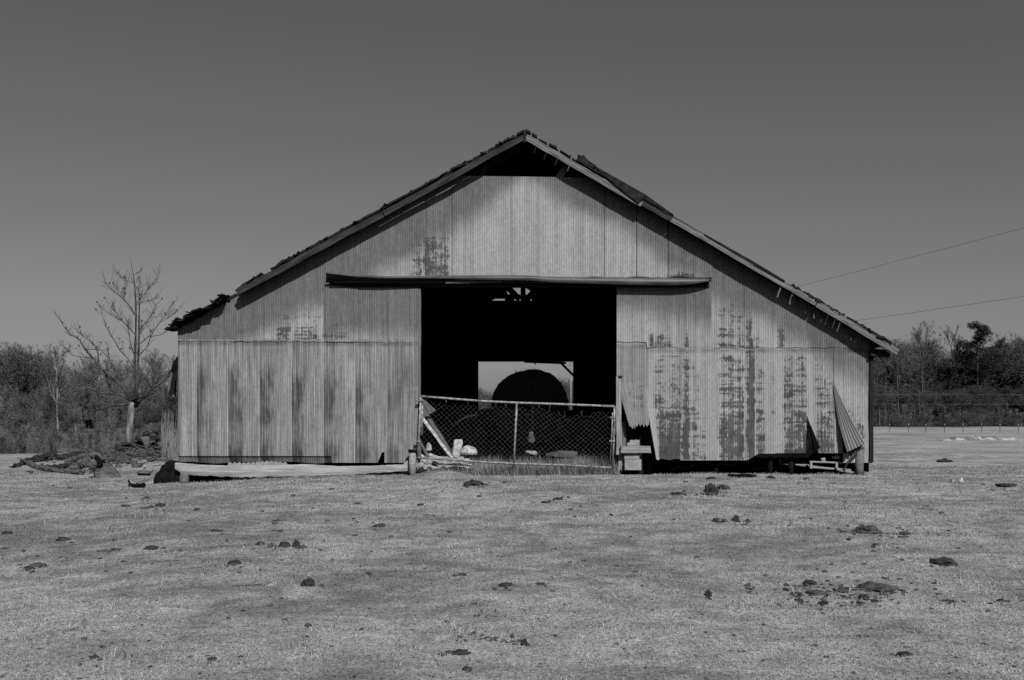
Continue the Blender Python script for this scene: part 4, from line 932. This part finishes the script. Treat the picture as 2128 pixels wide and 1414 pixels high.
def grow(rng, H=1.0, fork=.35, spread=.75, nlimb=9, tr=.014, up=.55, twig=9, tl=.06, tw=.0022, wob=.12, sub=5, tlen=.9):
    """a bare tree of unit height: returns limb segments and twig slivers"""
    big, small, TP, TD = [], [], [], []
    def branch(p, d_, L, r, lev, store):
        n = 5 if lev < 2 else 3; st = L/n
        for i in range(n):
            d_ = d_+rng.normal(size=3)*wob*(1 if lev else .35); d_[2] += (.10 if lev else .05)*up; d_ /= np.linalg.norm(d_)
            q = p+d_*st; r2 = r*(1-.75/n*(1 if lev else .8)); store.append((p, q, r, r2))
            if lev == 0 and i/n >= fork-.2 or lev == 1 and i > 0 or lev == 2:
                m = {0: max(1, nlimb//n+1), 1: sub-2, 2: 2}[lev]
                for _ in range(m):
                    a_ = rng.uniform(0, 2*math.pi); s_ = spread*rng.uniform(.6, 1.2)
                    side_ = np.cross(d_, [math.cos(a_), math.sin(a_), .2]); side_ /= np.linalg.norm(side_)
                    dd = d_*math.cos(s_)+side_*math.sin(s_)
                    if lev < 2: branch(q.copy(), dd, L*rng.uniform(.38, .62)*(1 if lev else (.75-.3*i/n)), r2*.55, lev+1, small if lev >= 0 and lev+1 > 1 else big)
                    else:
                        for _k in range(twig//2):
                            TP.append(p+(q-p)*rng.random()); TD.append(dd+rng.normal(size=3)*.55+np.array([0, 0, .25]))
            p, r = q, r2
        for _k in range(twig): TP.append(p.copy()); TD.append(d_+rng.normal(size=3)*.5)
    branch(np.zeros(3), np.array([rng.normal()*.04, rng.normal()*.04, 1.0]), tlen, tr, 0, big)
    TP = np.array(TP); TD = np.array(TD)
    return big, small, TP, TD, rng.uniform(.5, 1, len(TP))*tl, np.full(len(TP), tw)
def tree_parts(seed, cap=None, **kw):
    rng = np.random.default_rng(seed); big, small, TP, TD, TL, TW = grow(rng, **kw)
    if cap and len(TP) > cap:
        i = rng.choice(len(TP), cap, replace=False); TP, TD, TL, TW = TP[i], TD[i], TL[i], TW[i]*1.5
    bv, bf = tubes_np(big, 6); sv, sf = tubes_np(small, 3); tv, tf = slivers(TP, TD, TL, TW, rng)
    top = max(bv[:, 2].max(), tv[:, 2].max())
    return [bv/top, bf, sv/top, sf, tv/top, tf]
def q2t(f): return np.concatenate([f[:, [0, 1, 2]], f[:, [0, 2, 3]]])
def make_tree(name, px, Y, top, parts, label, cat, tb, rng_seed, wide=1.0, talb=.12, trunk_mat='bark_far', group=None):
    X0 = (px-CX)*(Y+D)/F; z0 = g1(X0, Y); H = at(px, top, Y).z-z0
    t_ = thing(name, label, cat, (X0, Y, z0), group); an = rng_seed*1.7
    R_ = np.array([[math.cos(an)*wide, -math.sin(an)*wide, 0], [math.sin(an)*wide, math.cos(an)*wide, 0], [0, 0, 1]])*H
    o = np.array([X0, Y, z0-.1])
    bv, bf, sv, sf, tv, tf = parts
    npmesh('trunk', bv@R_.T+o, bf, M[trunk_mat], t_)
    V = np.concatenate([sv@R_.T+o, tv@R_.T+o]); Fc = np.concatenate([q2t(sf), tf+len(sv)])
    al = np.concatenate([np.full(len(sv), talb*1.3), np.full(len(tv), talb)])*np.repeat(np.random.default_rng(rng_seed).uniform(.6, 1.4, 1+len(V)//3), 3)[:len(V)]
    npmesh('crown', V, Fc, M['twigs'], t_, attrs={'alb': al})
    return t_

# the lone bare tree, branch by branch
LONE = [
 ([(608,1400),(615,1300),(625,1200),(632,1140),(640,1110)],[31,27,25,24,19]),
 ([(640,1120),(645,1040),(650,900),(655,760),(660,600),(662,430),(658,300),(645,170),(632,100),(615,15)],[16,12,10,9,7,5.2,4,2.6,1.7,.8]),
 ([(655,1120),(675,950),(680,760),(685,600),(685,480),(688,350),(690,300)],[13,10,7.5,6,5,3.5,1.8]),
 ([(632,1110),(590,1030),(520,950),(440,890),(370,820),(330,770),(270,700),(240,640),(170,600),(120,540),(85,478)],[12,11,9.5,8.5,7,5.5,4.6,3.6,2.8,1.7,.9]),
 ([(628,1100),(560,1060),(480,1020),(450,960),(435,900),(380,820),(375,730),(365,690),(320,650),(260,610),(215,570)],[11,10,9,7.5,6.5,5,3.8,3,2.4,1.7,.9]),
 ([(625,1090),(540,1055),(400,1040),(330,1015),(260,970),(200,920),(160,850)],[10,8.5,7,6,4.6,3.2,1.6]),
 ([(628,1130),(540,1130),(470,1140),(400,1165),(300,1185)],[8.5,7,6,5,3]),
 ([(650,870),(600,780),(540,720),(490,630),(440,550),(405,450),(388,375)],[3.4,3,2.8,2.4,2,1.4,.8]),
 ([(655,600),(600,540),(550,490),(515,440),(470,395)],[3,2.7,2.4,1.8,.8]), ([(512,440),(495,370)],[1.5,.8]), ([(560,500),(500,470),(455,445)],[1.6,1.2,.7]),
 ([(652,450),(620,390),(575,345),(530,300),(480,265),(430,207)],[3.2,2.8,2.4,2,1.3,.8]), ([(530,295),(505,220)],[1.4,.7]), ([(568,350),(575,290),(590,235)],[1.8,1.4,.7]),
 ([(640,215),(580,190),(510,130)],[1.6,1.3,.7]), ([(690,570),(715,530),(770,470),(800,400),(812,380)],[3,2.5,2,1.4,.8]),
 ([(690,750),(740,700),(790,580),(850,500),(900,430),(943,355)],[3,2.6,2.4,2,1.4,.7]), ([(840,510),(930,460),(985,405)],[1.6,1.2,.6]), ([(690,670),(750,620),(860,600),(890,570)],[2.5,2,1.4,.8]),
 ([(680,340),(750,260),(810,200),(835,135)],[1.8,1.5,1.1,.6]), ([(684,345),(740,290),(778,235)],[1.5,1.2,.6]), ([(690,365),(770,345),(835,312)],[1.6,1.2,.6]),
 ([(655,1140),(700,1090),(780,1010),(870,950),(930,860)],[16,13,9,6,3]), ([(620,1095),(700,1075),(800,1040)],[9,7,3.5]), ([(440,880),(450,760),(458,655)],[2.3,1.8,.8]), ([(650,760),(625,680),(605,560),(600,500)],[3,2.4,1.8,.8]),
 ([(690,600),(740,520),(850,440)],[2,1.5,.8]), ([(790,590),(740,530)],[1.5,.8]), ([(640,155),(700,115)],[1.2,.6]), ([(530,950),(470,800),(460,770)],[2.2,1.6,.8]), ([(430,910),(330,880)],[2,1]), ([(270,710),(400,715),(440,760)],[2,1.8,1.2]), ([(330,780),(190,760),(130,700)],[2.4,1.8,.8]), ([(780,1010),(720,900)],[2.2,1]), ([(790,1000),(780,890)],[2,1]), ([(655,1195),(710,1150)],[4,2]), ([(670,300),(700,230),(690,190)],[1.6,1.2,.6])]
Yt = 13.8; st_ = F/(Yt+D); root = at(100+608/3.625, 530+1440/3.625, Yt); zt0 = g1(root.x, Yt)
lone = thing('bare_tree', 'lone leafless tree with pale forked trunk standing behind the firewood pile', 'tree', (root.x, Yt, zt0))
tk, cr, lm = MB(), MB(), MB(); rl = random.Random(5)
for idx, (pts, rad) in enumerate(LONE):
    dy0 = rl.uniform(-.9, .9); P = []; n = len(pts)
    for i, (a_, b_) in enumerate(pts):
        dy = 0 if idx < 3 else dy0*(i/(n-1))*(1 if rad[0] > 2 else .3)
        q = at(100+a_/3.625, 530+b_/3.625, Yt+dy); P.append(q)
    if idx == 0: P[0].z = zt0-.15
    rr = [x/3.625/st_*(1.0 if x > 6 else 1.25) for x in rad]
    (tk if idx == 0 else lm if idx in (1, 2, 3, 4, 5, 6, 21, 22) else cr).tube(P, rr, 9 if rad[0] > 5 else 6)
    for i in range(1, n):
        if idx == 0 or (idx == 1 and i > 7): break
        for _ in range(4 if rad[i] < 4 else 3):
            q = P[i-1].lerp(P[i], rl.random()); dv = (P[i]-P[i-1]).normalized(); sd = Vector((rl.uniform(-1, 1), rl.uniform(-1, 1), rl.uniform(-.2, 1))); dv = (dv*.6+sd*.8).normalized(); ln = rl.uniform(.12, .5)
            mid = q+dv*ln*.5; e = mid+(dv+Vector((0, 0, .4))).normalized()*ln*.5
            cr.tube([q, mid, e], [.006, .0045, .002], 4, False)
            for _k in range(3):
                b0 = q.lerp(e, rl.uniform(.3, 1)); d2 = (dv+Vector((rl.uniform(-1, 1), rl.uniform(-1, 1), rl.uniform(-.2, 1)))*.8).normalized(); cr.tube([b0, b0+d2*rl.uniform(.06, .2)], [.0035, .0015], 3, False)
            if rl.random() < .12: cr.box(e, (.035, .03, .05))
tk.build('trunk', M['bark'], lone, True); lm.build('limbs', M['bark_limb'], lone, True); cr.build('crown', M['bark_twig'], lone)

PA = tree_parts(1, 4200, nlimb=10, spread=.6, fork=.45, tl=.055, tw=.0022)
PB = tree_parts(2, 4200, nlimb=13, spread=.75, fork=.35, tl=.06, tw=.0022)
PC = tree_parts(3, 3600, nlimb=10, spread=.5, fork=.55, tl=.05, tw=.0024)
PD = tree_parts(4, 3600, nlimb=15, spread=.95, fork=.25, tl=.07, tw=.0026, tlen=.8)
PE = tree_parts(5, 2600, nlimb=12, spread=.35, fork=.2, tl=.12, tw=.0035, tr=.006, up=.9)          # whippy saplings
# needle-leaved and thick-twigged crowns: clusters of small faces
def clusters(seed, centers, radii, per, L, W, squash=.65):
    rng = np.random.default_rng(seed); P, Dv, al = [], [], []
    for c_, r_ in zip(centers, radii):
        d_ = rng.normal(size=(per, 3)); d_ /= np.linalg.norm(d_, axis=1, keepdims=True); d_[:, 2] *= squash
        P.append(np.array(c_)+d_*r_*(rng.uniform(.25, 1, (per, 1))**.5)); Dv.append(d_+rng.normal(size=(per, 3))*.6+[0, 0, .4])
    P, Dv = np.concatenate(P), np.concatenate(Dv)
    return slivers(P, Dv, rng.uniform(.6, 1.2, len(P))*L, np.full(len(P), W), rng)
def pine_parts(seed, base=.55):
    rng = np.random.default_rng(seed); segs = [((0, 0, 0), (.004, 0, .5), .012, .009), ((.004, 0, .5), (-.002, 0, .97), .009, .002)]; C_, R_ = [], []
    small = []
    for i in range(30):
        z = base+(.97-base)*(i/29)**.9; L = (.20*(1-((z-base)/(1.02-base))**1.5)+.03)*rng.uniform(.6, 1.2); an = rng.uniform(0, 6.28)
        e = np.array([math.cos(an)*L, math.sin(an)*L, z+L*.25]); small.append(((0, 0, z), tuple(e), .0035, .0015))
        for u in (.45, .75, 1.0):
            C_.append(np.array([0, 0, z])*(1-u)+e*u+rng.normal(size=3)*.012); R_.append(rng.uniform(.028, .048))
    bv, bf = tubes_np([(np.array(a_), np.array(b_), c_, d_) for a_, b_, c_, d_ in segs], 6); sv, sf = tubes_np([(np.array(a_), np.array(b_), c_, d_) for a_, b_, c_, d_ in small], 3)
    tv, tf = clusters(seed, C_, R_, 70, .022, .007)
    return [bv, bf, sv, sf, tv, tf]
def round_parts(seed, per=75):
    rng = np.random.default_rng(seed); C_, R_, small = [], [], []
    for i in range(70):
        d_ = rng.normal(size=3); d_ /= np.linalg.norm(d_); d_[2] = abs(d_[2])*.8-.15
        c_ = np.array([0, 0, .60])+d_*np.array([.33, .33, .36])*rng.uniform(.5, 1); C_.append(c_); R_.append(rng.uniform(.05, .09)); small.append((np.array([0, 0, .4]), c_, .005, .002))
    bv, bf = tubes_np([(np.zeros(3), np.array([.01, 0, .6]), .018, .01)], 6); sv, sf = tubes_np(small, 3); tv, tf = clusters(seed, C_, R_, per, .03, .007, 1)
    m_ = tv[:, 2].max()
    return [bv/m_, bf, sv/m_, sf, tv/m_, tf]
PF = tree_parts(6, 4600, nlimb=26, spread=.7, fork=.18, tl=.09, tw=.0034, tr=.010, tlen=.75, sub=5)
def low_parts(seed):
    rng = np.random.default_rng(seed); C_, R_, small = [], [], []
    for i in range(34):
        c_ = np.array([rng.normal()*.36, rng.normal()*.36, rng.uniform(.0, .9)**1.2]); C_.append(c_); R_.append(rng.uniform(.10, .2)); small.append((np.array([c_[0]*.4, c_[1]*.4, 0]), c_, .012, .004))
    bv, bf = tubes_np(small[:4], 4); sv, sf = tubes_np(small, 3); tv, tf = clusters(seed, C_, R_, 80, .14, .010, 1)
    m_ = tv[:, 2].max(); return [bv/m_, bf, sv/m_, sf, tv/m_, tf]
PG = low_parts(14)
PP, PP2, PR = pine_parts(11, .42), pine_parts(12, .3), round_parts(13)
# trees one can tell apart
make_tree('sycamore', 122, 118, 700, PA, 'tall pale trunked bare tree standing out from the left wood', 'tree', None, 3, 1.0, .15, 'bark_white')
make_tree('round_tree', 42, 128, 713, PR, 'rounded dense dark crown rising at the far left of the wood', 'tree', None, 5, 1.0, .085)
make_tree('grey_tree', 62, 116, 800, PD, 'low forked bare tree in the thicket left of the pale trunk', 'tree', None, 6, 1.1, .16)
make_tree('tall_bare_tree', 1918, 172, 661, PB, 'tallest bare tree with open crown right of the barn', 'tree', None, 7, .85, .17)
make_tree('tall_bare_tree', 1962, 178, 671, PC, 'slim bare tree between the tallest bare tree and the pine', 'tree', None, 8, .9, .17)
make_tree('tall_bare_tree', 1868, 170, 692, PA, 'bare tree just right of the barn eave, left of the tallest', 'tree', None, 9, .9, .17)
make_tree('pine_tree', 2031, 175, 671, PP, 'dark pine with a flat topped needle crown above the right wood', 'pine', None, 10, 1.15, .045)
make_tree('pine_tree', 2078, 180, 706, PP2, 'small thin dark pine right of the taller pine', 'pine', None, 11, .55, .05)
make_tree('forked_tree', 1828, 158, 742, PD, 'forked bare tree showing right beside the barn corner', 'tree', None, 12, .8, .15)
make_tree('sapling', 236, 60, 830, PE, 'thin pale sapling just left of the lone tree trunk', 'sapling', None, 14, .8, .2, 'bark_white')
make_tree('sapling', 88, 90, 850, PE, 'thin sapling in the brush below the pale trunked tree', 'sapling', None, 15, .8, .2, 'bark_white')
make_tree('shrub', 352, 15.5, 790, PE, 'tangled leafless shrub against the left side of the barn', 'shrub', None, 16, 1.3, .11)

# the woods behind: one mass each side and a far one beyond the field
def wood(name, label, spots, seed, talb, kinds):
    rng = np.random.default_rng(seed); VV, FF, AA, off = [], [], [], 0
    for (px, Y, top) in spots:
        pr = kinds[rng.integers(len(kinds))]; X0 = (px-CX)*(Y+D)/F; z0 = g1(X0, Y); H = max(.8, at(px, top, Y).z-z0); an = rng.uniform(0, 6.28); wd = rng.uniform(.85, 1.3)
        R_ = np.array([[math.cos(an)*wd, -math.sin(an)*wd, 0], [math.sin(an)*wd, math.cos(an)*wd, 0], [0, 0, 1]])*H; o = np.array([X0, Y, z0-.1])
        bv, bf, sv, sf, tv, tf = pr; V = np.concatenate([bv, sv, tv])@R_.T+o
        Fc = np.concatenate([q2t(bf), q2t(sf)+len(bv), tf+len(bv)+len(sv)]); tone = rng.uniform(.75, 1.3)
        al = np.concatenate([np.full(len(bv), .13), np.full(len(sv), .12), np.full(len(tv), talb*(.55 if any(pr is q_ for q_ in (PP, PP2)) else 1))])*tone
        VV.append(V); FF.append(Fc+off); AA.append(al); off += len(V)
    o = npmesh(name, np.concatenate(VV), np.concatenate(FF), M['twigs'], attrs={'alb': np.concatenate(AA)})
    return tag(o, label, 'wood', None, 'stuff')
def spots(n, px0, px1, Y0, Y1, f, jit, seed):
    rng = np.random.default_rng(seed); return [(p, rng.uniform(Y0, Y1), f(p)+rng.uniform(-.25, 1)*jit) for p in rng.uniform(px0, px1, n)]
fl = lambda p: float(np.interp(p, [-300, 0, 60, 130, 200, 260, 330, 400, 500], [712, 700, 702, 732, 740, 725, 718, 712, 740]))
fr = lambda p: float(np.interp(p, [1700, 1800, 1850, 1900, 1960, 2010, 2060, 2128, 2400], [722, 716, 690, 702, 688, 706, 704, 684, 672]))
wood('wood', 'grey leafless wood rising beyond the crest left of the barn', spots(46, -330, 520, 122, 165, fl, 45, 1)+spots(30, -330, 520, 130, 165, fl, 60, 31)+spots(26, -300, 520, 108, 125, lambda p: 800, 45, 2), 21, .19, [PA, PB, PC, PD, PB])
wood('brush', 'tangled grey undergrowth filling the left wood below its crowns', spots(75, -330, 520, 112, 150, lambda p: 815, 45, 12), 26, .13, [PF, PF, PD])['category'] = 'undergrowth'
wood('wood', 'dense dark winter wood along the far edge of the right field', spots(52, 1640, 2480, 178, 220, fr, 40, 3)+spots(46, 1640, 2480, 180, 215, lambda p: fr(p)+14, 30, 33)+spots(34, 1640, 2480, 166, 180, lambda p: 790, 50, 4)+spots(16, 1700, 2480, 174, 200, lambda p: 765, 45, 14), 22, .105, [PA, PB, PD, PF, PR, PF])
wood('brush', 'dark undergrowth closing the right wood below its crowns', spots(120, 1640, 2480, 163, 185, lambda p: 795, 50, 15), 27, .085, [PF, PF, PR, PD])['category'] = 'undergrowth'
wood('wood', 'low distant treeline seen through the barn and past it', spots(60, 420, 1700, 230, 300, lambda p: 806 if p < 1120 else 782, 22, 5)+spots(60, 960, 1240, 230, 290, lambda p: 806 if p < 1120 else 782, 22, 25), 23, .15, [PF, PD, PF])
wood('wood', 'far low wood closing the fields behind the barn', spots(170, 1180, 1900, 225, 300, lambda p: 795, 25, 41)+spots(110, 300, 960, 200, 280, lambda p: 800, 25, 42), 29, .11, [PG, PG, PG, PB])
def brush(name, label, spots_, seed, talb):
    o = wood(name, label, spots_, seed, talb, [PE, PG, PD, PE]); o['category'] = 'brush'
wood('brush', 'low dark thicket at the very foot of the right wood', spots(110, 1700, 2420, 158, 163, lambda p: 862, 20, 17)+spots(90, 1700, 2420, 157, 164, lambda p: 874, 10, 18), 28, .11, [PG, PG, PE])['category'] = 'thicket'
brush('brush', 'pale dead brush and saplings along the foot of the left wood', spots(90, -250, 420, 85, 118, lambda p: 880, 30, 6)+spots(90, -250, 420, 100, 125, lambda p: 890, 20, 19)+spots(40, -250, 400, 22, 60, lambda p: 905, 25, 9), 24, .20)
brush('brush', 'leafless saplings and brush at the foot of the right wood', spots(110, 1700, 2420, 160, 166, lambda p: 838, 22, 7), 25, .17)
# dry canes by the barn corner
m_ = MB()
for _ in range(90):
    px = RNG.uniform(338, 368); Yk = RNG.uniform(9, 13); p = at(px, 948, Yk); z0 = g1(p.x, Yk); tp_ = at(px+RNG.uniform(-9, 9), RNG.uniform(850, 925), Yk+RNG.uniform(-.3, .3))
    m_.tube([(p.x, Yk, z0-.02), ((p.x+tp_.x)/2+RNG.uniform(-.05, .05), Yk, (z0+tp_.z)/2), tuple(tp_)], [.009, .007, .003], 4, False)
tag(m_.build('dry_canes', M['stem']), 'thicket of dry canes between firewood and barn', 'canes', None, 'stuff')

# ------------------------------------------------------------------ fences, bank, poles and cables
ordn = ['first', 'second', 'third', 'fourth', 'fifth', 'sixth', 'seventh', 'eighth']
fx = [1848.7, 1887.7, 1924, 1963, 2001, 2040, 2078, 2116]; tops_ = []
for k, px in enumerate(fx):
    Yk = 115; X0 = (px-CX)*(Yk+D)/F; z0 = g1(X0, Yk); p = thing('fence_post', ordn[k]+' white tipped steel fence post counting right from the barn', 'fence post', (X0, Yk, z0), 'steel posts of the far field fence')
    m_ = MB(); m_.box((X0, Yk, z0+.5), (.055, .055, 1.1)); m_.build('post', M['steel_post'], p)
    m_ = MB(); m_.box((X0, Yk, z0+1.1), (.085, .085, .12)); m_.build('cap', M['cap_white'], p); tops_.append(Vector((X0, Yk-.05, z0)))
m_ = MB()
for h in (.35, .7, 1.0): m_.tube([tops_[0]+Vector((-8, 0, h))]+[q+Vector((0, 0, h)) for q in tops_]+[tops_[-1]+Vector((10, 0, h))], .004, 3, False)
T_(m_.build('fence_wire', M['steel_post']), 'thin wires strung along the far field fence posts', 'fence wire')
for px, py, lb in ((43, 927, 'dark leaning fence post at the left crest, near the frame edge'), (106, 924, 'dark fence post on the left crest nearer the barn')):
    Yk = 32; c = at(px, py, Yk); z0 = g1(c.x, Yk); m_ = MB(); m_.tube([(c.x+(.08 if px > 80 else 0), Yk, z0-.1), tuple(c)], [.04, .035], 8); T_(m_.build('fence_post', M['wood_dark']), lb, 'fence post')
# pale bare bank on the right field
pb = ghit(2015, 915); nbx = 220; bx = np.linspace(at(1868, 0, pb.y).x, at(2330, 0, pb.y).x, nbx)
hgt = (.0+.26*sm(1880, 2060, np.linspace(1868, 2330, nbx)))*np.clip(fbm(bx*2.2, bx*0, 3, 5)*2.6-.65, 0, 1.2)
rows = []
for yy, fz in ((0, -.02), (.12, .55), (.3, .92), (.6, 1.0), (1.4, .75), (2.6, -.02)):
    yv = pb.y+yy+.5*(fbm(bx*.7, bx*0+yy, 5, 3)-.5); rows.append(np.stack([bx, yv, gz(bx, yv)+hgt*fz*(1+.3*(fbm(bx*2, bx*0+yy*3, 9, 2)-.5))], -1))
tag(npmesh('bank', np.array(rows), gridfaces(6, nbx), M['chalk']), 'low jagged bank of pale bare earth across the right field', 'bank', None, 'structure')
# utility pole behind the barn with its two lines
Yp = 45; c = at(1186, 842, Yp); z0 = g1(c.x, Yp)
up_ = thing('utility_pole', 'slim pale utility pole seen through the back doorway of the barn', 'utility pole', (c.x, Yp, z0))
m_ = MB(); m_.tube([(c.x, Yp, z0-.2), (c.x, Yp, z0+7.1)], [.075, .06], 10); m_.build('pole', M['bark_white'], up_, True)
m_ = MB(); m_.tube([(c.x-.1, Yp, 5.0), (c.x-3.2, Yp, g1(c.x-3.2, Yp))], .012, 4); m_.build('guy_wire', M['cable_pale'], up_)
for (a0, b0, a1, b1, lb) in ((1186, 708, 2384, 405, 'upper of two dark overhead cables rising to the right'), (1186, 741, 2384, 577, 'lower of two dark overhead cables rising to the right')):
    P0, P1 = at(a0, b0, Yp), at(a1, b1, 20.0); pts = []
    for i in range(25):
        u = i/24; q = P0.lerp(P1, u); q.z -= .35*4*u*(1-u)*.5; pts.append(q)
    m_ = MB(); m_.tube(pts, .007, 5, False); T_(m_.build('overhead_cable', M['cable']), lb, 'cable')
for py, lb in ((820, 'upper of two pale distant lines crossing before the right wood'), (840, 'lower of two pale distant lines crossing before the right wood')):
    m_ = MB(); m_.tube([at(1500, py-1, 150), at(2500, py+2, 150)], .009, 4, False); T_(m_.build('distant_cable', M['cable_pale']), lb, 'cable')
